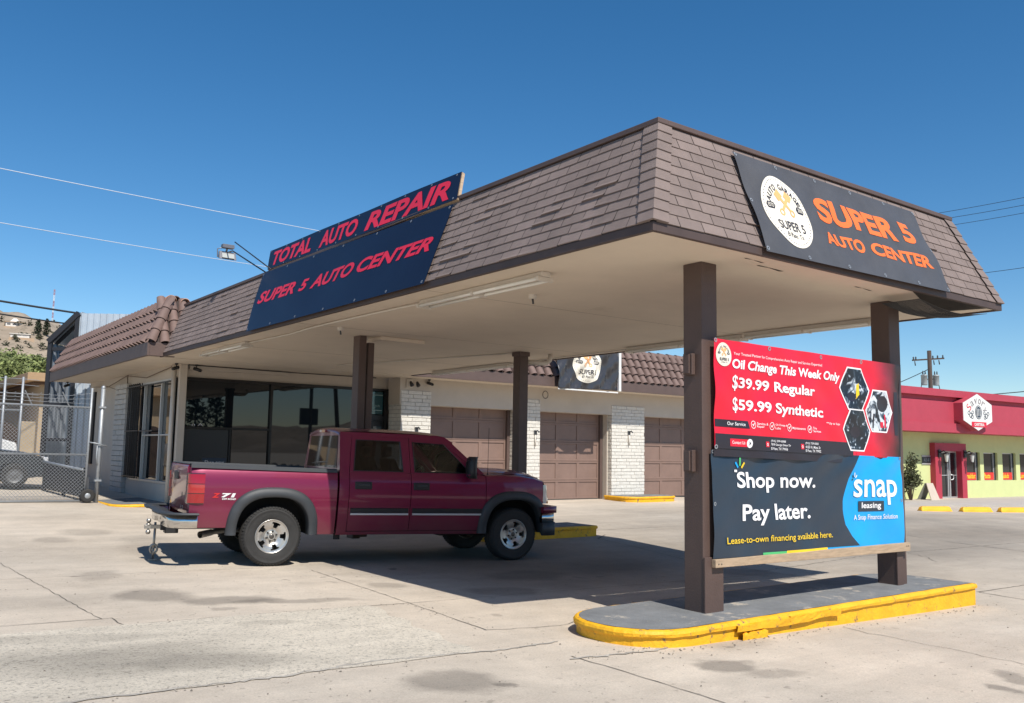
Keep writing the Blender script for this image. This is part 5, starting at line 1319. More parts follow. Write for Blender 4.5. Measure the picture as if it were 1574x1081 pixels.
segs = [(-8.0, -.62), (.62, WIN[0][0])]+[(WIN[i][1], WIN[i+1][0]) for i in range(5)]+[(9.4, 13)]
part('wall', LIME, [((a, 0, -.5), (b, .3, zz)) for a, b in segs]+[((a, 0, -.5), (b, .3, zl)) for a, b in WIN]+[((a, 0, zh), (b, .3, zz)) for a, b in WIN]+[((-.62, 0, 1.86), (.62, .3, zz)), ((-8, .32, -.5), (13, 14, 2.70))])
part('roof_band', CRIM, [((-8.4, -1.08, 2.48), (13.4, 1.0, 2.82)), ((-8.4, -1.0, 2.82), (13.4, 1.0, 3.62)), ((-8.4, -1.10, 3.80), (13.4, 1.0, 4.06)), ((-8.3, -.88, 3.62), (13.3, 1.0, 3.80))])
part('door_surround', CRIMD, [((-1.28, -.25, -.3), (-.88, .05, 1.80)), ((.56, -.25, -.3), (.90, .05, 1.80)), ((-1.28, -.25, 1.80), (.90, .05, 2.10))])
d = part('glass_door', GLS, [((-.60, .05, -.02), (.60, .08, 1.80))])
part('frame', ALU, [((-.62, .0, -.03), (-.55, .10, 1.82)), ((.55, .0, -.03), (.62, .10, 1.82)), ((-.62, .0, 1.74), (.62, .10, 1.83)), ((-.10, -.01, -.03), (-.04, .10, 1.74)), ((.02, -.01, -.03), (.10, .10, 1.74)), ((-.55, .0, -.03), (.55, .10, .06)), ((-.55, .02, .86), (.55, .09, .89))], d)
mb = MB(); mb.tube([(p[0]*K_, -.05-.0, p[1]*K_) for p in ((.06,.70),(.20,.71),(.24,.76),(.24,.84),(.20,.89),(.06,.90))], .022, 8); mb.build('handle', ALU, d, world=False)
for i, (a, b) in enumerate(WIN):
    w_ = part('window', GLS, [((a, .16, zl), (b, .19, zh))])
    part('frame', ALU, [((a, .12, zl), (b, .20, zl+.04)), ((a, .12, zh-.04), (b, .20, zh)), ((b-.16, .12, zl), (b-.10, .20, zh)), ((a, .12, zl), (a+.03, .2, zh))], w_)
    part('reveal', M('dark reveal', (.03, .035, .03), .7), [((b-.10, .10, zl), (b-.002, .155, zh))], w_)
    part('red_strip', M('window strip red', (.62, .03, .02), .4), [((a+.03, .10, zl+.02), (b-.17, .115, zl+.32))], w_)
    f = Frame(*[rest.matrix_basis @ Vector((x*K_, .095, z*K_)) for x, z in ((a+.08, zl+.08), (b-.24, zl+.08), (a+.08, zl+.28), (b-.24, zl+.28))])
    lettering('lettering', f, [(('Breakfast', 'Pasta', 'Salads', 'Lunch', 'Dinner', 'Soup')[i], 0, 0, (1, .72, .72, .8, .8, .7)[i], 1, dict(bold=.03, shear=.2))], M('strip yellow', (.85, .50, .03), .5), w_, .004)
mb = MB(); mb.box((-7*K_, .31, 2.6*K_), (13*K_, 14, 4.0*K_)); mb.build('roof', M('flat roof', (.35, .33, .31), .9), rest, world=False)
mb = MB(); mb.tube([(-2.6*K_, 2, 4.0*K_), (-2.6*K_, 2, 4.3*K_)], .12, 12); mb.lathe([(.16,0),(.18,.1),(.001,.2)], (-2.6*K_, 2, 4.3*K_), (0,0,1), 12); mb.build('roof_vent', GALV, rest, world=False)
part('address_plate', M('plate dark', (.05,.06,.06), .5), [((-1.82, -.03, 1.33), (-1.22, -.004, 1.57))])
part('plate_rim', ALU, [((-1.86, -.035, 1.28), (-1.18, -.01, 1.33)), ((-1.86, -.035, 1.57), (-1.18, -.01, 1.62))])
f = Frame(*[rest.matrix_basis @ Vector((x*K_, -.034, z*K_)) for x, z in ((-1.74,1.37),(-1.30,1.37),(-1.74,1.53),(-1.30,1.53))])
lettering('lettering', f, [('4141', 0, 0, 1, 1)], M('plate grey', (.32,.34,.34), .5), rest, .004)
# lanterns are lamps fixed beside the door
for i, x in enumerate((-1.02, .78)):
    t = thing('wall_lantern', ['black wall lantern on the left crimson door pillar of the restaurant', 'black wall lantern on the right crimson door pillar of the restaurant'][i], 'lantern', rest.matrix_basis @ Vector((x*K_, -.25, 1.70*K_)), (0, 0, ROT))
    mb = MB(); mb.box((-.10, -.05, -.16), (.10, -.003, .16)); mb.tube([(0,-.05,.05),(0,-.22,.12),(0,-.34,.05)], .025, 8); mb.build('bracket', BLACK, t, world=False)
    mb = MB(); mb.lathe([(.03,.08),(.14,0),(.15,-.02),(.001,-.02)], (0,-.34,.0), (0,0,1), 6); mb.lathe([(.02,-.42),(.06,-.40),(.07,-.36),(.001,-.36)], (0,-.34,.0), (0,0,1), 6); mb.build('cap', BLACK, t, world=False)
    mb = MB(); mb.lathe([(.11,-.03),(.06,-.35)], (0,-.34,0), (0,0,1), 6); mb.build('glass', M('lantern glass', (.55,.56,.52), .15), t, world=False)
# hexagonal sign box
t = thing('hexagon_sign', 'white hexagonal restaurant sign box with curly name on the crimson roof band', 'sign', rest.matrix_basis @ Vector((-.02*K_, -1.10, 3.27*K_)), (0, 0, ROT))
hx = [(0, .70), (1.03, .32), (1.03, -.33), (0, -.70), (-1.03, -.33), (-1.03, .32)]
mb = MB(); mb.prism([(a*K_, b*K_) for a, b in hx], lambda a, b, d_: (a, d_, b), .25, -.30); mb.build('box', CRIM, t, world=False)
mb = MB(); mb.prism([(a*K_*.985, b*K_*.985) for a, b in hx], lambda a, b, d_: (a, d_, b), -.302, -.32); mb.build('face', WHITE, t, world=False)
f = Frame(*[t.matrix_basis @ Vector((x*K_, -.325, z*K_)) for x, z in ((-1.03,-.70),(1.03,-.70),(-1.03,.70),(1.03,.70))])
ma, mr = MB(), MB()
for i, ch in enumerate('Savory'):
    an = R(146-112*i/5); vs, fs = glyphs(ch, .0); P = []
    h_ = .26 if ch == 'S' else .18; wd_ = .15
    for x, y in vs:
        u = (x-.5)*wd_; rr = .46+(y*h_ - (.08 if ch == 'y' else 0))
        P.append(f.pt(.5+(math.cos(an)*rr+math.sin(an)*u)*.62, .36+(math.sin(an)*rr-math.cos(an)*u)*.80, .004))
    (mr if i == 0 else ma).add(P, fs)
ma.build('lettering', M('sign grey', (.25,.22,.22), .5), t); mr.build('initial', SIGNRED, t)
mb = MB(); f.disc(mb, .52, .50, .115, .185, .004, 28, 3); mb.build('oval', M('sign navy', (.02,.035,.06), .4), t)
mb = MB()
for k in (-.05, 0, .05): f.poly(mb, [(.512+k,.40),(.528+k,.40),(.528+k,.60),(.512+k,.60)], .008)
f.ring(mb, .52, .50, .10, .165, .008, .08, 28)
mb.build('cutlery_mark', WHITE, t)
mb = MB()
for s in (-1, 1):
    for k, (dx, dz, r_) in enumerate(((.20,.02,.035),(.27,-.06,.05),(.22,-.10,.04),(.33,.0,.04))): f.ring(mb, .52+s*dx, .47+dz, r_, r_*1.4, .005, .28, 16)
mb.build('scrolls', M('sign navy', (.02,.035,.06), .4), t)
mb = MB(); f.poly(mb, [(.27,.10),(.78,.10),(.78,.24),(.27,.24)], .004); mb.build('red_plaque', SIGNRED, t)
lettering('plaque_lettering', f, [('CAFETERIA', .36, .13, .70, .21, dict(bold=.03))], WHITE, t, .008)

def gw(x, y): # restaurant-local metres to world on ground
    p = rest.matrix_basis @ Vector((x*K_, y, 0)); return p.x, p.y
# raised walk and parking stops
CONC = M('walk concrete', (.42, .385, .34), .9, var=.08, vs=1.5, bump=.2, bs=60)
mb = MB()
zt = GZ0-.02
fl = [(27.0, 17.65), (29.88, 16.5), (32.24, 15.75), (34.5, 14.66), (38.5, 12.9), (46, 10.2)]
bk = [gw(-9, .2), gw(-6, .2), gw(-2, .2), gw(2, .2), gw(6, .2), gw(13, .2)]
mb.grid([[(x, y, gz(x, y)-.4) for x, y in fl], [(x, y, gz(x, y)+.09) for x, y in fl], [(x, y, gz(x, y)+.10) for x, y in [(p[0]+.05, p[1]+.12) for p in fl]], [(x, y, zt) for x, y in bk]], False)
structure(mb.build('sidewalk', CONC))
def stop(label, px, py):
    z = gz(px, py)
    t = thing('parking_stop', label, 'parking stop', (px, py, z), (0, 0, R(-24)), group='yellow parking stops')
    mb = MB(); rows = []
    for xx, s in ((-.56, .35), (-.53, .8), (-.47, 1), (.47, 1), (.53, .8), (.56, .35)): rows.append([(xx, -.13, 0), (xx, -.11, .06*s), (xx, -.06, .155*s), (xx, .06, .155*s), (xx, .11, .06*s), (xx, .13, 0)])
    mb.grid(rows, False); mb.add(rows[0], [tuple(range(6))]); mb.add(rows[-1], [tuple(range(6))[::-1]]); mb.build('block', YELLOW, t, world=False)
    mb = MB()
    for xx in (-.35, .35): mb.tube([(xx, 0, .15), (xx, 0, .160)], .02, 8)
    mb.build('spike_heads', DGREY, t, world=False)
for lb, x, y in (('leftmost yellow parking stop, in front of the sandwich board', 28.3, 14.72), ('middle yellow parking stop, in front of the restaurant windows', 29.7, 14.1), ('yellow parking stop nearest the right edge of the photo', 31.0, 13.5)): stop(lb, x, y)
# sandwich board
x, y = gw(-2.75, -.75)
t = thing('sandwich_board', 'pale folding sandwich board standing beside the restaurant door', 'sandwich board', (x, y, zt), (0, 0, ROT))
S6 = .72
def sb(P): return [(x*S6, y*S6, z*S6) for x, y, z in P]
mb = MB(); mb.hexa(sb([(-.05,-.42,.0),(.85,-.42,.0),(.85,-.38,.0),(-.05,-.38,.0),(.05,-.06,1.02),(.72,-.06,1.02),(.72,-.02,1.02),(.05,-.02,1.02)])); mb.build('front_board', M('board tan', (.50,.42,.34), .7, var=.06), t, world=False)
mb = MB(); mb.hexa(sb([(-.30,.34,.0),(.60,.38,.0),(.60,.42,.0),(-.30,.38,.0),(.03,.0,1.02),(.72,.0,1.02),(.72,.04,1.02),(.03,.04,1.02)])); mb.build('back_board', M('board grey', (.20,.20,.17), .7), t, world=False)

# ================================================================ PLANTS
def leaf_mat(name, col): return M(name, col, .75, var=.35, vs=1.6, island=.45)
def leaves(mb, c, rad, n, size, rn, shell=.45):
    for _ in range(n):
        d = Vector((rn.gauss(0,1), rn.gauss(0,1), rn.gauss(0,1))).normalized(); r_ = rn.uniform(shell, 1)**.6
        p = Vector(c)+Vector((d.x*rad[0], d.y*rad[1], d.z*rad[2]))*r_
        a = Vector((rn.gauss(0,1), rn.gauss(0,1), rn.gauss(0,.6))).normalized(); b = a.cross(Vector((rn.gauss(0,1), rn.gauss(0,1), rn.gauss(0,1)))).normalized(); s = size*rn.uniform(.6, 1.4)
        mb.add([p-a*s, p+b*s*.45, p+a*s, p-b*s*.45], [(0,1,2,3)])
x, y = gw(-3.6, -.7); rn = random.Random(9)
t = thing('shrub', 'sparse dark green shrub against the lime wall beside the sandwich board', 'shrub', (x, y, zt))
mb = MB(); ml = MB()
for k in range(9):
    an = rn.uniform(0, 6.3); tip = Vector((x+rn.uniform(.2,.85)*math.cos(an), y+.45*math.sin(an)-.1, zt+rn.uniform(.7, 2.15))); mid = Vector((x, y, zt))*.45+tip*.55+Vector((rn.uniform(-.1,.1), 0, .1))
    mb.tube([(x+rn.uniform(-.05,.05), y, zt), mid, tip], [.03,.02,.008], 6)
    for q in range(7): leaves(ml, mid.lerp(tip, q/6)+Vector((rn.uniform(-.2,.2), rn.uniform(-.2,.2), rn.uniform(-.1,.1))), (.20,.20,.16), 34, .055, rn)
mb.build('stems', M('stem bark', (.10,.07,.05), .9), t); ml.build('leaves', leaf_mat('shrub leaf', (.055,.060,.022)), t)

# ================================================================ UTILITY POLE AND WIRES
P0 = Vector((66.5, 34.6, 0)); pz = gz(66.5, 34.6)
t = thing('utility_pole', 'dark wooden utility pole with crossarm and two transformers behind the restaurant', 'utility pole', (P0.x, P0.y, pz))
PW = M('pole timber', (.060, .042, .034), .9, var=.2, vs=3, stretch=(6,6,.5))
dx = Vector((.89, -.455, 0))
mb = MB(); mb.tube([(66.55, 34.55, pz-1), (66.5, 34.6, 9.6)], [.19, .15], 12); mb.build('pole', PW, t)
mb = MB(); c = Vector((66.5, 34.6, 8.95)); mb.beam(c-dx*1.45+Vector((0,0,-.14)), c+dx*1.25+Vector((0,0,.10)), .09, .11); mb.build('crossarm', PW, t)
for k in (-1.35, -1.15, .3, .7, 1.15):
    mb = MB(); mb.lathe([(.05,.0),(.07,.05),(.04,.10),(.07,.15),(.03,.22),(.001,.24)], c+dx*k+Vector((0,0,.03+k*.09)), (0,0,1), 8); mb.build('insulator', DGREY, t)
for k in (-1.25, .35, .8):
    mb = MB(); mb.tube([c+dx*k+Vector((0,0,-.1+k*.08)), c+dx*(k+.05)+Vector((0,0,-.45+k*.08))], .045, 6); mb.build('cutout', DGREY, t)
for s in (-1, 1):
    mb = MB(); q = Vector((66.5, 34.6, 7.35))+dx*(s*.50); mb.lathe([(.001,-.42),(.21,-.41),(.23,-.34),(.23,.30),(.25,.31),(.24,.36),(.1,.43),(.001,.44)], q, (0,0,1), 18); tr_ = mb.build('transformer', M('transformer grey', (.34,.37,.38), .5, metal=.2, var=.1), t)
    for k in (-.10, .10):
        mb = MB(); mb.lathe([(.04,0),(.06,.07),(.04,.14),(.05,.2),(.015,.3)], q+dx*k+Vector((0,0,.40)), (0,0,1), 8); mb.build('bushing', DGREY, tr_)
    mb = MB(); mb.beam(Vector((66.5,34.6,7.4)), q-dx*s*.2+Vector((0,0,.05)), .09, .09); mb.build('hanger', DGREY, tr_)
    mb = MB(); mb.tube([q+dx*s*.2+Vector((0,0,-.2)), q+dx*s*.36+Vector((0,0,-1.0)), q+dx*s*.1+Vector((0,0,-1.7)), Vector((66.5,34.6,5.0))], .035, 6); mb.build('drop_cable', WIRE, tr_)
def sag(p, q, s, n=16): p, q = Vector(p), Vector(q); return [p.lerp(q, i/n)-Vector((0,0,4*s*(i/n)*(1-i/n))) for i in range(n+1)]
def wire(label, p, q, s, r, m=WIRE):
    mb = MB(); mb.tube(sag(p, q, s), r, 5, False); return tag(mb.build('overhead_wire', m), label, 'wire')
# world points on given bearings: azimuth, elevation (degrees) at plan distance
def at(az, el, d): return Vector((d*math.cos(R(az)), d*math.sin(R(az)), 1.5+d*math.tan(R(el))))
wire('pale overhead wire sloping down to the navy sign, upper of the two pale wires', at(83.37,15.27,24)+(at(83.37,15.27,24)-at(65.68,13.65,30))*.9, at(65.68,13.65,30)+(at(65.68,13.65,30)-at(83.37,15.27,24))*.5, .1, .011, WIREL)
wire('pale overhead wire passing behind the flood lamp, lower of the two pale wires', at(83.16,12.31,26)+(at(83.16,12.31,26)-at(69.75,11.28,32))*.9, at(69.75,11.28,32)+(at(69.75,11.28,32)-at(83.16,12.31,26))*.5, .1, .011, WIREL)
wire('thick black cable in front of the hill antenna, upper of the two thick cables', at(82.85,8.04,33)+(at(82.85,8.04,33)-at(77.3,7.45,34))*2.5, at(77.3,7.45,34)+(at(77.3,7.45,34)-at(82.85,8.04,33))*.6, .15, .035)
wire('thick black cable ending behind the metal shed roof, lower of the two thick cables', at(82.8,7.29,37)+(at(82.8,7.29,37)-at(79.5,6.94,38))*3, at(79.5,6.94,38)+(at(79.5,6.94,38)-at(82.8,7.29,37))*.8, .15, .03)
wire('thin dark wire right of the big canopy, topmost of the right hand wires', at(29,13.9,90), at(18,14.9,80), .2, .022)
wire('thin dark wire just under the topmost right hand wire', at(29,13.55,91), at(18,14.45,81), .2, .022)
wire('thin dark wire leaving the hip of the canopy roof, third from the top', at(30,13.1,95), at(18,14.05,85), .3, .022)
wire('thin dark wire level with the bottom corner of the canopy eave', at(30,10.25,95), at(18,11.0,85), .3, .024)
wire('thin dark wire running from the transformer pole towards the right banner post', (66.3, 34.5, 8.2), at(34.0, 2.8, 60), .3, .03)
wire('thin dark wire running along above the crimson roof band', (66.6, 34.5, 5.9), at(17, 4.3, 80), .1, .035)

# ================================================================ CHAIN LINK GATE
GY_ = 21.47
def chain_link(mb, x0, x1, z0, z1, y, pitch=.075, r=.0036):
    H_ = z1-z0; n = int((x1-x0+H_)/pitch)
    for s in (1, -1):
        for i in range(n+1):
            a = x0-H_+i*pitch if s > 0 else x0+i*pitch
            pa, pb = (a, z0), (a+s*H_, z1)
            def cl(p, q):
                (ax, az), (bx, bz) = p, q; t0, t1 = 0, 1; dx_ = bx-ax
                ta, tb = (x0-ax)/dx_, (x1-ax)/dx_; lo, hi = min(ta, tb), max(ta, tb); t0, t1 = max(t0, lo), min(t1, hi)
                if t1-t0 < .005: return None
                return (ax+dx_*t0, az+(bz-az)*t0), (ax+dx_*t1, az+(bz-az)*t1)
            c = cl(pa, pb)
            if c: mb.tube([(c[0][0], y+s*.003, c[0][1]), (c[1][0], y+s*.003, c[1][1])], r, 4, False)
gz0 = .25
t = thing('chain_link_gate', 'wide galvanised chain link gate on a small wheel with barbed wire arms', 'gate', (1.6, GY_, gz(1.6, GY_)))
mb = MB()
for z in (gz0+.02, 1.27, 2.31): mb.tube([(-1.4, GY_, z+.03), (4.62, GY_, z-.03)], .024, 10)
mb.tube([(4.62, GY_, gz0), (4.63, GY_, 2.72)], .026, 10); mb.tube([(-1.4, GY_, gz0), (-1.4, GY_, 2.35)], .026, 10); mb.tube([(1.6, GY_, gz0), (1.6, GY_, 2.33)], .022, 10)
mb.build('frame', GALV, t)
mb = MB(); chain_link(mb, -1.4, 4.60, gz0+.04, 2.28, GY_-.03); mb.build('chain_link_mesh', GALV, t)
mb = MB()
for x in (.4, 1.9, 3.45, 4.18): mb.beam((x, GY_, 2.30), (x-.16, GY_-.05, 2.60), .035, .012)
mb.build('barb_arms', GALV, t)
mb = MB()
for k in range(3):
    q = [(-1.4, GY_-.03, 2.42+k*.07), (.3, GY_-.04, 2.40+k*.075), (1.85, GY_-.04, 2.39+k*.075), (3.4, GY_-.04, 2.38+k*.075), (4.12, GY_-.04, 2.37+k*.075), (4.63, GY_, 2.36+k*.12)]
    mb.tube(q, .004, 4, False)
    for i in range(36): x = -1.3+i*.163; mb.tube([(x, GY_-.06, 2.385+k*.075), (x+.03, GY_-.01, 2.42+k*.075)], .003, 3, False)
mb.build('barbed_wire', GALV, t)
mb = MB(); mb.lathe([(.06,-.03),(.12,-.04),(.15,-.03),(.155,0),(.15,.03),(.12,.04),(.06,.03)], (4.66, GY_-.07, gz(4.6,21.4)+.155), (0,1,0), 24); wh = mb.build('wheel', RUBBER, t)
mb = MB(); mb.lathe([(.001,-.035),(.05,-.035),(.07,-.02),(.07,.02),(.05,.035),(.001,.035)], (4.66, GY_-.07, gz(4.6,21.4)+.155), (0,1,0), 16); mb.build('hub', GALV, wh)
mb = MB(); mb.beam((4.66, GY_-.02, .38), (4.66, GY_-.02, .75), .05, .03); mb.build('wheel_bracket', DGREY, t)
t = thing('gate_post', 'galvanised latch post beside the shop wall where the gate closes', 'post', (4.86, GY_, gz(4.86, GY_)))
mb = MB(); mb.tube([(4.86, GY_, 0), (4.86, GY_, 2.72)], .043, 12); mb.build('pipe', GALV, t)
mb = MB(); mb.lathe([(.045,0),(.05,.02),(.03,.06),(.001,.07)], (4.86, GY_, 2.72), (0,0,1), 12); mb.build('cap', GALV, t)
mb = MB(); mb.tube([(4.63, GY_-.03, 1.52), (4.75, GY_-.07, 1.50), (4.98, GY_-.09, 1.44)], .014, 8); mb.tube([(4.80, GY_-.05, 1.48), (4.79, GY_-.07, 1.2), (4.82, GY_-.06, 1.0)], .012, 6); mb.box((4.79,GY_-.06,.66),(4.93,GY_+.05,.70)); mb.box((4.79,GY_-.06,2.28),(4.93,GY_+.05,2.32)); mb.build('latch_chain', GALV, t)
# folded inner barrier behind the gate
t = thing('steel_barrier', 'low black steel barrier with pale pipe rail lying behind the gate', 'barrier', (4.5, 23, gz(4.5, 23)))
mb = MB(); mb.hexa([(4.62,21.9,.30),(4.68,21.9,.30),(4.42,24.9,.36),(4.36,24.9,.36),(4.62,21.9,.86),(4.68,21.9,.86),(4.42,24.9,.98),(4.36,24.9,.98)]); mb.build('panel', M('black mesh panel', (.02,.021,.023), .6), t)
mb = MB(); mb.tube([(4.64,21.9,.90),(4.38,24.95,1.02)], .032, 8); mb.build('pipe_rail', GALV, t)
mb = MB()
for q in (0, .45, 1): mb.box((4.62-.25*q, 21.95+2.9*q, .1), (4.70-.25*q, 22.03+2.9*q, .95+.06*q))
mb.build('upright', BLACK, t)
# yard fence further back
t = thing('yard_fence', 'tall grey fence posts with barbed strands behind the gate', 'fence', (3.4, 25.6, gz(3.4, 25.6)))
for x in (1.0, 2.3, 3.48, 3.88):
    mb = MB(); mb.tube([(x, 25.6, .2), (x, 25.6, 3.15)], .03, 8); mb.build('post', GALV, t)
mb = MB()
for z in (2.45, 2.72, 2.95, 3.1): mb.tube([(-1, 25.6, z), (3.88, 25.6, z)], .006, 4); mb.tube([(3.88, 25.6, z), (4.25, 25.6, z-.02)], .006, 4)
mb.tube([(-1, 25.6, 2.3), (3.88, 25.6, 2.3)], .022, 8)
mb.build('barbed_strand', GALV, t)
# ================================================================ METAL SHED
def corrugated(mb, p, q, z0, z1, pitch=.2, amp=.03, out=None, z1b=None):
    p, q = Vector(p), Vector(q); L_ = (q-p).length; d = (q-p)/L_; o = Vector(out); n = int(L_/pitch*6); rows = [[], []]
    ph = [0, 0, 1, 1, 1, 0]
    for i in range(n+1):
        a = p+d*(L_*i/n)+o*(amp*ph[i % 6]); zt_ = z1 if z1b is None else z1+(z1b-z1)*i/n
        rows[0].append((a.x, a.y, z0)); rows[1].append((a.x, a.y, zt_))
    mb.grid(rows, False)
t = thing('metal_shed', 'tall open fronted corrugated metal shed with black frame behind the shop', 'shed', (5.36, 30.9, gz(5.4, 30.9)), (0, 0, R(52.68-90)))
CORR = M('corrugated zinc', (.44, .49, .54), .4, metal=.15, var=.12, vs=2)
SX0, SXM, SX1, SYF, SYB = 0, .86, 3.2, 0, 4.0
mb = MB(); corrugated(mb, (SXM, SYF, 0), (SX1, SYF, 0), 0, 5.12, .20, .035, (0, -1, 0)); mb.build('front_cladding', CORR, t, world=False)
CSH = M('inner zinc', (.30,.33,.37), .45, metal=.5, var=.15)
mb = MB(); corrugated(mb, (SX0+.1, SYF+1.2, 0), (SXM+.05, SYF+1.2, 0), 0, 4.1, .17, .03, (0, -1, 0), 4.9); mb.build('inner_cladding', CSH, t, world=False)
mb = MB(); corrugated(mb, (SX0+.02, SYB, 0), (SX0+.02, SYF, 0), 0, 4.15, .24, .03, (1, 0, 0)); mb.build('side_cladding', CSH, t, world=False)
BST = M('black steel', (.018,.018,.022), .5)
mb = MB()
mb.beam((SX0, SYF, -.3), (SX0, SYF, 4.22), .12, .12); mb.beam((SXM-.06, SYF, -.3), (SXM-.06, SYF, 5.08), .10, .12)
for z in (1.15, 2.25, 3.20, 3.98): mb.beam((SX0, SYF+.02, z), (SXM-.08, SYF+.02, z), .10, .10)
mb.beam((SX0-.05, SYF-.02, 4.20), (SXM-.02, SYF-.02, 5.12), .14, .16)
mb.build('steel_frame', BST, t, world=False)
mb = MB(); mb.hexa([(SX0-.05,SYF,4.20),(SXM+.05,SYF,5.12),(SXM+.05,SYB,5.12),(SX0-.05,SYB,4.20),(SX0-.05,SYF,4.25),(SXM+.05,SYF,5.17),(SXM+.05,SYB,5.17),(SX0-.05,SYB,4.25)]); mb.box((SXM+.05, SYF+.05, 5.06), (SX1, SYB, 5.10)); mb.build('roof', CORR, t, world=False)
mb = MB()
for k in range(4): y = SYF+.3+k*.8; mb.beam((SX0, y, 4.14), (SXM, y, 5.03), .06, .10)
mb.build('rafter', BST, t, world=False)
# ================================================================ BACK YARD: house, pier, car, van
t = thing('flat_roof_house', 'tan house with flat brown overhanging roof below the hill', 'house', (9, 48, gz(9, 48)))
mb = MB(); mb.box((7.6, 45.4, 0), (18, 58, 4.2)); mb.box((-6, 47, 0), (5.4, 58, 3.9)); mb.build('wall', M('tan stucco', (.40,.30,.19), .9, var=.08, vs=1), t)
TB = M('roof fascia tan', (.36,.235,.13), .8, var=.12)
mb = MB(); mb.box((6.9, 44.5, 4.22), (18.6, 58.5, 4.60)); mb.build('roof', TB, t, bevel=.02)
mb = MB(); mb.box((-7, 46.2, 3.9), (5.9, 58.5, 4.3)); mb.build('porch_roof', TB, t, bevel=.02)
mb = MB(); mb.box((7.2, 44.8, 4.12), (18.2, 58, 4.215)); mb.build('eave_soffit', M('dark eave', (.10,.06,.04), .9), t)
for x in (9.2, 12.4):
    mb = MB(); mb.box((x, 45.33, 1.4), (x+1.5, 45.395, 2.8)); w_ = mb.build('window', GLS, t)
t = thing('masonry_pier', 'beige block pier beside a dark arched opening in the yard wall', 'wall', (5.0, 31, gz(5, 31)))
mb = MB(); mb.box((4.62, 30.5, .3), (5.05, 30.9, 2.12)); mb.build('pier', M('beige block', (.42,.33,.22), .9, var=.12, vs=5, bump=.3), t, bevel=.02)
mb = MB(); mb.prism([(3.7,.3),(4.6,.3),(4.6,1.85),(4.45,2.02),(4.25,2.10),(4.05,2.08),(3.85,1.98),(3.7,1.8)], lambda a, b, d_: (a, d_, b), 30.60, 30.75); mb.build('arched_door', M('dark timber door', (.055,.035,.025), .8, var=.2), t)
mb = MB(); mb.box((-8, 30.62, .3), (3.69, 30.9, 1.6)); mb.build('yard_wall', M('beige block', (.42,.33,.22), .9), t)

def small_car(name, label, cat, loc, rz, prof, roof, wx, wr, half, mat, glass_rows, lampmat, group=None):
    """prof: closed lower-body side outline (x, z); roof: greenhouse outline"""
    t = thing(name, label, cat, loc, (0, 0, rz), group)
    # lower body lofted across its width
    def loft(pr, ys):
        mb = MB(); rows = []
        cz = sum(p[1] for p in pr)/len(pr); cx = sum(p[0] for p in pr)/len(pr)
        for y, k in ys: rows.append([(cx+(x-cx)*k, y, cz+(z-cz)*(k if z > cz else 1-(1-k)*.4)) for x, z in pr])
        mb.grid(rows, True, closed=True); mb.add(rows[0], [tuple(range(len(pr)))]); mb.add(rows[-1], [tuple(range(len(pr)))[::-1]]); return mb
    loft(prof, [(-half, .955), (-half+.05, .99), (-half+.2, 1.0), (half-.2, 1.0), (half-.05, .99), (half, .955)]).build('body', mat, t, world=False)
    loft(roof, [(-half+.22, .90), (-half+.27, .97), (0, 1.0), (half-.27, .97), (half-.22, .90)]).build('cabin', mat, t, world=False)
    for s in (-1, 1):
        for g in glass_rows:
            mb = MB(); P = [(x, s*(half-.205+.0*z), z) for x, z in g]; mb.add(P+[(x, y-s*.01, z) for x, y, z in P], [tuple(range(len(P)))[::1 if s < 0 else -1]]); mb.build('window', GLS, t, world=False)
    for x in wx:
        for s in (-1, 1):
            o = Vector((x, s*(half-.10), wr))
            mb = MB(); mb.lathe([(wr*.62,-.09),(wr*.9,-.10),(wr,-.07),(wr,.07),(wr*.9,.10),(wr*.62,.09)], o, (0, s, 0), 28); w_ = mb.build('wheel', RUBBER, t, world=False)
            mb = MB(); mb.lathe([(wr*.63,.085),(wr*.55,.05),(wr*.2,.085),(.001,.09)], o, (0, s, 0), 20); mb.build('rim', M('dull wheel', (.13, .13, .13), .5, metal=.4), w_, world=False)
            mb = MB(); mb.lathe([(.001,.03),(wr*1.14,.035),(wr*1.14,.11),(.001,.112)], Vector((x, s*(half-.105), wr)), (0, s, 0), 24) if False else mb.box((x-.01, s*(half-.3), wr-.01), (x+.01, s*(half-.2), wr+.01)); mb.build('axle_stub', UNDER, w_, world=False)
    for s in (-1, 1):
        mb = MB(); x1 = max(p[0] for p in prof); mb.box((x1-.14, s*(half-.42), .62), (x1-.02, s*(half-.06), .76)); mb.build('headlight', lampmat, t, bevel=.03, world=False)
    return t
car = [(-1.95,.30),(-2.05,.55),(-2.0,.86),(-1.6,.93),(-.9,.95),(.85,.95),(1.45,.88),(1.85,.76),(2.0,.55),(1.96,.30),(1.62,.24),(1.60,.40),(1.45,.58),(1.25,.63),(1.05,.58),(.92,.40),(.90,.22),(-.92,.22),(-.94,.40),(-1.08,.58),(-1.28,.63),(-1.46,.58),(-1.60,.40),(-1.62,.24)]
roofp = [(-1.55,.92),(-1.05,1.40),(-.6,1.46),(.1,1.44),(.95,.94)]
small_car('parked_car', 'dark grey car parked in the yard behind the chain link gate', 'car', (2.60, 26.0, gz(2.6, 26)), R(-6), car, roofp, (-1.28, 1.25), .31, .84, M('grey car paint', (.030,.034,.038), .35, metal=.3, coat=.7), [[(-1.30,.96),(-.98,1.34),(-.35,1.38),(-.32,.96)], [(-.26,.96),(-.29,1.38),(.10,1.36),(.72,.96)]], HEADL)
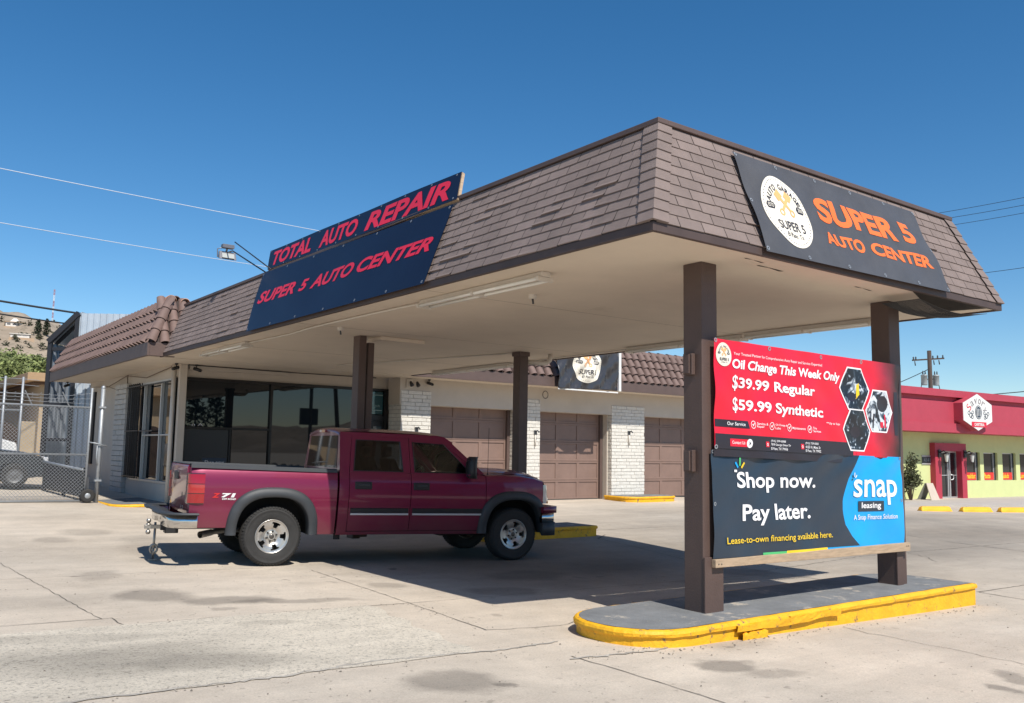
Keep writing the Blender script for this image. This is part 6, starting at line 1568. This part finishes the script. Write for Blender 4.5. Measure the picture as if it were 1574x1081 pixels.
van = [(-2.3,.35),(-2.32,1.0),(-2.28,1.12),(2.2,1.12),(2.6,1.0),(2.7,.6),(2.65,.35),(2.1,.3),(2.05,.5),(1.9,.68),(1.65,.74),(1.4,.68),(1.25,.5),(1.2,.3),(-1.2,.3),(-1.25,.5),(-1.4,.68),(-1.65,.74),(-1.9,.68),(-2.05,.5),(-2.1,.3)]
vroof = [(-2.26,1.10),(-2.2,1.85),(-2.0,1.95),(1.0,1.95),(1.3,1.85),(2.0,1.12)]
small_car('parked_van', 'white van half out of frame beyond the grey car', 'van', (1.55, 28.7, gz(1.55, 28.7)), R(3), van, vroof, (-1.65, 1.65), .36, .95, M('white car paint', (.74,.74,.73), .3, coat=.8), [[(-1.9,1.2),(-1.9,1.75),(-.2,1.75),(-.2,1.2)], [(0,1.2),(0,1.75),(1.1,1.75),(1.7,1.2)]], RED)
# ================================================================ HILLS
def crest(az):
    a = az % 360
    e = .75+.2*math.sin(R(a*5))+.15*math.sin(R(a*13+40))
    e += 6.3*math.exp(-((a-91)/24)**2) + 1.2*math.exp(-((a-306)/9)**2) + .8*math.exp(-((a-330)/14)**2)
    return e+.10*math.sin(R(a*31))+.06*math.sin(R(a*77))
def hill_z(az, d):
    top = 1.5+900*math.tan(R(crest(az))); k = sstep(170, 900, d)
    k = .70*k+.30*sstep(300, 560, d)*(1 if True else 0)
    rr = 3.0*math.sin(R(az*37)+d*.012)+2.0*math.sin(R(az*83)-d*.03)+1.2*math.sin(R(az*171)+d*.06)
    return -.5+top*k*(1 if d <= 900 else 1-.25*sstep(900, 1300, d)) + rr*sstep(260, 420, d)*(1-sstep(820, 900, d)*.7)
def hill_mat():
    m = bpy.data.materials.new('desert hillside'); m.use_nodes = True; N = m.node_tree; L = N.links; b = N.nodes['Principled BSDF']; b.inputs['Roughness'].default_value = 1
    tc = N.nodes.new('ShaderNodeTexCoord')
    def nz(s, d=8, r_=.7):
        n = N.nodes.new('ShaderNodeTexNoise'); n.inputs['Scale'].default_value = s; n.inputs['Detail'].default_value = d; n.inputs['Roughness'].default_value = r_; L.new(tc.outputs['Object'], n.inputs['Vector']); return n.outputs[0]
    r = N.nodes.new('ShaderNodeValToRGB'); e = r.color_ramp.elements; e[0].position = .3; e[0].color = (.20,.155,.11,1); e[1].position = .68; e[1].color = (.36,.29,.215,1); L.new(nz(.02), r.inputs[0])
    q = N.nodes.new('ShaderNodeMapRange'); q.inputs[1].default_value = .54; q.inputs[2].default_value = .60; L.new(nz(.30, 5, .6), q.inputs[0])
    mx = N.nodes.new('ShaderNodeMix'); mx.data_type = 'RGBA'; mm = N.nodes.new('ShaderNodeMath'); mm.operation = 'MULTIPLY'; mm.inputs[1].default_value = .55; L.new(q.outputs[0], mm.inputs[0]); L.new(mm.outputs[0], mx.inputs[0]); L.new(r.outputs[0], mx.inputs[6]); mx.inputs[7].default_value = (.13,.11,.07,1)
    L.new(mx.outputs[2], b.inputs['Base Color']); return m
mb = MB(); ds = [170,220,260,300,340,380,420,450,480,510,540,570,600,640,680,720,760,800,840,870,900,960,1050,1200,1400]
azs = [i*1.5 for i in range(240)]
fine = [a for a in azs if not 70 < a < 112]+[70+.35*i for i in range(120)]
azs = sorted(set(fine)); azs.append(azs[0]+360)
mb.grid([[(d*math.cos(R(a)), d*math.sin(R(a)), hill_z(a, d)-.15) for a in azs] for d in ds], True, flip=True)
structure(mb.build('hills', hill_mat()))
def on_hill(az, el):
    for d in range(280, 900, 4):
        z = hill_z(az, d)
        if math.degrees(math.atan2(z-1.5, d)) >= el: return Vector((d*math.cos(R(az)), d*math.sin(R(az)), z))
    return Vector((880*math.cos(R(az)), 880*math.sin(R(az)), hill_z(az, 880)))
HW = M('hill house white', (.62,.59,.54), .8, var=.05); HT = M('hill house tan', (.42,.30,.20), .85); HD = M('hill house opening', (.06,.065,.075), .5)
def hill_house(label, az, el, w_, dp, h_, tiers):
    p = on_hill(az, el); d_ = math.hypot(p.x, p.y); k_ = d_*.0165/w_; w_ *= k_; dp *= k_; h_ *= k_*.85; t = thing('hillside_house', label, 'house', (p.x, p.y, p.z), (0, 0, R(az-90)), group='houses on the hillside')
    mb = MB(); mb.box((-w_/2, 0, -2), (w_/2, dp, h_)); mb.build('wall', HW, t, world=False)
    mb = MB(); mb.box((-w_/2-.5, -.5, h_), (w_/2+.5, dp+.5, h_+.3)); r_ = mb.build('roof', HT if tiers else HW, t, world=False)
    if tiers:
        mb = MB(); mb.hexa([(-w_*.28,1,h_+.45),(w_*.22,1,h_+.45),(w_*.22,dp-1,h_+.45),(-w_*.28,dp-1,h_+.45),(-w_*.1,dp*.4,h_+2.2),(w_*.06,dp*.4,h_+2.2),(w_*.06,dp*.6,h_+2.2),(-w_*.1,dp*.6,h_+2.2)]); mb.build('hip', HW, r_, world=False)
    n = int(w_/2.4)
    for i in range(n):
        x = -w_/2+.6+i*(w_-1)/n; mb = MB(); mb.box((x, -.06, .7), (x+1.5, -.002, h_-.7)); mb.build('window', HD, t, world=False)
    mb = MB(); mb.box((-w_/2-.5, -2, -2.2), (w_/2+2, -.4, -.3)); mb.build('terrace_wall', HT, t, world=False)
hill_house('white columned house highest on the hillside', 82.0, 6.42, 11, 8, 3.2, True)
hill_house('low flat cream house on the hillside below the white columned house', 81.72, 5.82, 14, 8, 3.0, False)
rn = random.Random(21)
def conifer(label, p, h_, wd_, mat, n=900, ls=.3, name='cypress_tree', group=None):
    t = thing(name, label, 'tree', (p[0], p[1], p[2]), group=group)
    mb = MB(); mb.tube([(p[0], p[1], p[2]-.3), (p[0], p[1], p[2]+h_*.9)], [h_*.03, h_*.006], 7); mb.build('trunk', M('bark', (.09,.065,.045), .9), t)
    ml = MB()
    for k in range(14):
        f = k/13; c = (p[0]+rn.uniform(-.1,.1)*wd_, p[1]+rn.uniform(-.1,.1)*wd_, p[2]+h_*(.12+.86*f)); rr = wd_*(.25+.75*math.sin(math.pi*min(1, (.15+f*.85))**.8))*.55
        leaves(ml, c, (max(.1,rr), max(.1,rr), h_*.09), n//14, ls, rn, .3)
    ml.build('crown', leaf_mat('cypress leaf', (.030,.040,.018)), t)
conifer('dark small pine on the hillside right of the cream house', on_hill(80.85, 6.05), 6.5, 3.6, None, 500, .5, 'hillside_pine')
conifer('dark slim pine on the hillside nearest the metal shed', on_hill(80.42, 6.0), 8, 3.4, None, 500, .5, 'hillside_pine')
mb = MB()
for _ in range(420):
    az = rn.uniform(77, 100); el = rn.uniform(3.4, 6.9)
    p = on_hill(az, el); s_ = rn.uniform(.7, 2.0)
    leaves(mb, p+Vector((0,0,s_*.5)), (s_, s_, s_*.7), 16, s_*.5, rn, .2)
o = mb.build('hillside_scrub', leaf_mat('scrub leaf', (.050,.050,.026))); o['kind'] = 'stuff'; o['label'] = 'dark desert scrub dotted over the tan hillside'
# red and white mast
p = on_hill(80.16, 6.85); t = thing('radio_mast', 'thin red and white radio mast on the hill crest', 'mast', tuple(p))
for k in range(7):
    mb = MB(); z0 = p.z+k*3.7-5; 
    for a in range(3):
        c_, s_ = math.cos(a*2.09)*.42, math.sin(a*2.09)*.42; mb.tube([(p.x+c_, p.y+s_, z0), (p.x+c_, p.y+s_, z0+3.7)], .09, 4)
        c2, s2 = math.cos((a+1)*2.09)*.42, math.sin((a+1)*2.09)*.42; mb.tube([(p.x+c_, p.y+s_, z0), (p.x+c2, p.y+s2, z0+1.85), (p.x+c_, p.y+s_, z0+3.7)], .06, 4)
    mb.build('mast_section', M('mast red', (.40,.14,.12), .6) if k % 2 == 0 else M('mast white', (.7,.7,.7), .6), t)
# feathery green trees behind the tan house
def bush_tree(label, az, d, h_, wd_, n):
    p = at(az, 0, d); z = gz(p.x, p.y); t = thing('desert_tree', label, 'tree', (p.x, p.y, z), group='green trees behind the tan house')
    mb = MB()
    for k in range(5):
        a = k*1.26+.3; mb.tube([(p.x, p.y, z-.2), (p.x+.5*math.cos(a), p.y+.5*math.sin(a), z+h_*.3), (p.x+wd_*.32*math.cos(a), p.y+wd_*.32*math.sin(a), z+h_*.72)], [.18, .12, .04], 6)
    mb.build('trunk', M('bark', (.09,.065,.045), .9), t)
    ml = MB()
    for k in range(34):
        a = rn.uniform(0, 6.28); r_ = rn.uniform(.1, .5)*wd_; zz_ = z+h_*(.42+.50*math.sqrt(max(0, 1-(r_/wd_*1.9)**2))*rn.uniform(.75, 1))
        leaves(ml, (p.x+r_*math.cos(a), p.y+r_*math.sin(a), zz_), (wd_*.13, wd_*.13, h_*.10), n//34, .13, rn, .1)
    ml.build('crown', leaf_mat('mesquite leaf', (.17,.20,.065)), t)
bush_tree('feathery yellow green tree at the left edge behind the tan house', 83.6, 64, 7.0, 6.5, 6500)
bush_tree('feathery yellow green tree in the middle behind the tan house', 81.6, 66, 7.3, 6.0, 6500)
bush_tree('feathery yellow green tree next to the metal shed', 79.9, 62, 6.8, 5.5, 6500)
# ================================================================ ACROSS THE STREET (seen mirrored in the shop glass)
def mir(az, D): return Vector((D*math.cos(R(az)), 40.88-D*math.sin(R(az)), 0))
for lb, az, D, h_, wd_ in (('broad dark cypress mirrored in the left of the shop glass', 72.1, 62, 4.8, 2.4), ('taller slim cypress mirrored in the shop glass', 70.9, 64, 5.6, 1.9), ('low dark cypress mirrored at the left edge of the shop glass', 74.2, 60, 4.6, 2.6)):
    p = mir(az, D); p.z = gz(p.x, p.y); conifer(lb, p, h_, wd_, None, 900, .16)
p = mir(65.3, 72); t = thing('pole_sign', 'dark pole sign with square board mirrored in the shop glass', 'sign', (p.x, p.y, gz(p.x, p.y)))
mb = MB(); mb.tube([(p.x, p.y, -.5), (p.x, p.y, 11)], .14, 10); mb.build('pole', DGREY, t)
mb = MB(); mb.box((p.x-.9, p.y-.1, 3.2), (p.x+.6, p.y+.1, 4.5)); mb.build('board', DGREY, t, bevel=.02)
p = mir(63.4, 78); t = thing('utility_pole', 'leaning utility pole mirrored in the shop glass', 'utility pole', (p.x, p.y, gz(p.x, p.y)))
mb = MB(); mb.tube([(p.x, p.y, -.5), (p.x-1.3, p.y, 13)], [.20, .15], 10); mb.build('pole', PW, t)
mb = MB(); mb.beam((p.x-2.2, p.y, 12.2), (p.x-.1, p.y, 12.3), .12, .14); mb.build('crossarm', PW, t)
p = mir(69.5, 52)
mb = MB(); x0 = p.x
for i in range(60):
    for k in range(2):
        x = x0-3+i*.5+rn.uniform(-.1,.1); y = p.y+rn.uniform(-.1,.1)-2; z = gz(x, y)+k*.36; s_ = rn.uniform(.18, .27)
        mb.lathe([(.01,-s_*.75),(s_*.8,-s_*.5),(s_,0),(s_*.8,s_*.5),(.01,s_*.75)], (x, y, z+s_*.7), (rn.uniform(-.3,.3), rn.uniform(-.3,.3), 1), 7)
tag(mb.build('rubble_wall', M('pale rubble', (.42,.38,.32), .95, var=.2, island=.2)), 'low pale rubble wall mirrored along the foot of the shop glass', 'wall')

# ---------------------------------------------------------------- the canopy and shop stand about two thirds of a degree off the lot grid
SK = .012
for o in [q for q in COL.objects if q.parent is None]:
    if o.name.split('.')[0] in ('canopy', 'auto_shop', 'fluorescent_fixture', 'conduit', 'flood_lamp', 'security_camera', 'soffit_cap', 'twin_flood_lamp', 'wall_spigot_lamp') or (o.name.startswith('banner_sign') and (o.location.y > 15)):
        done = set()
        for c in [o]+list(o.children_recursive):
            if c.type != 'MESH' or c.data.name in done: continue
            done.add(c.data.name); oy = o.location.y if o.type == 'EMPTY' else 0
            for v in c.data.vertices: v.co.x += SK*(v.co.y+oy-4.93)
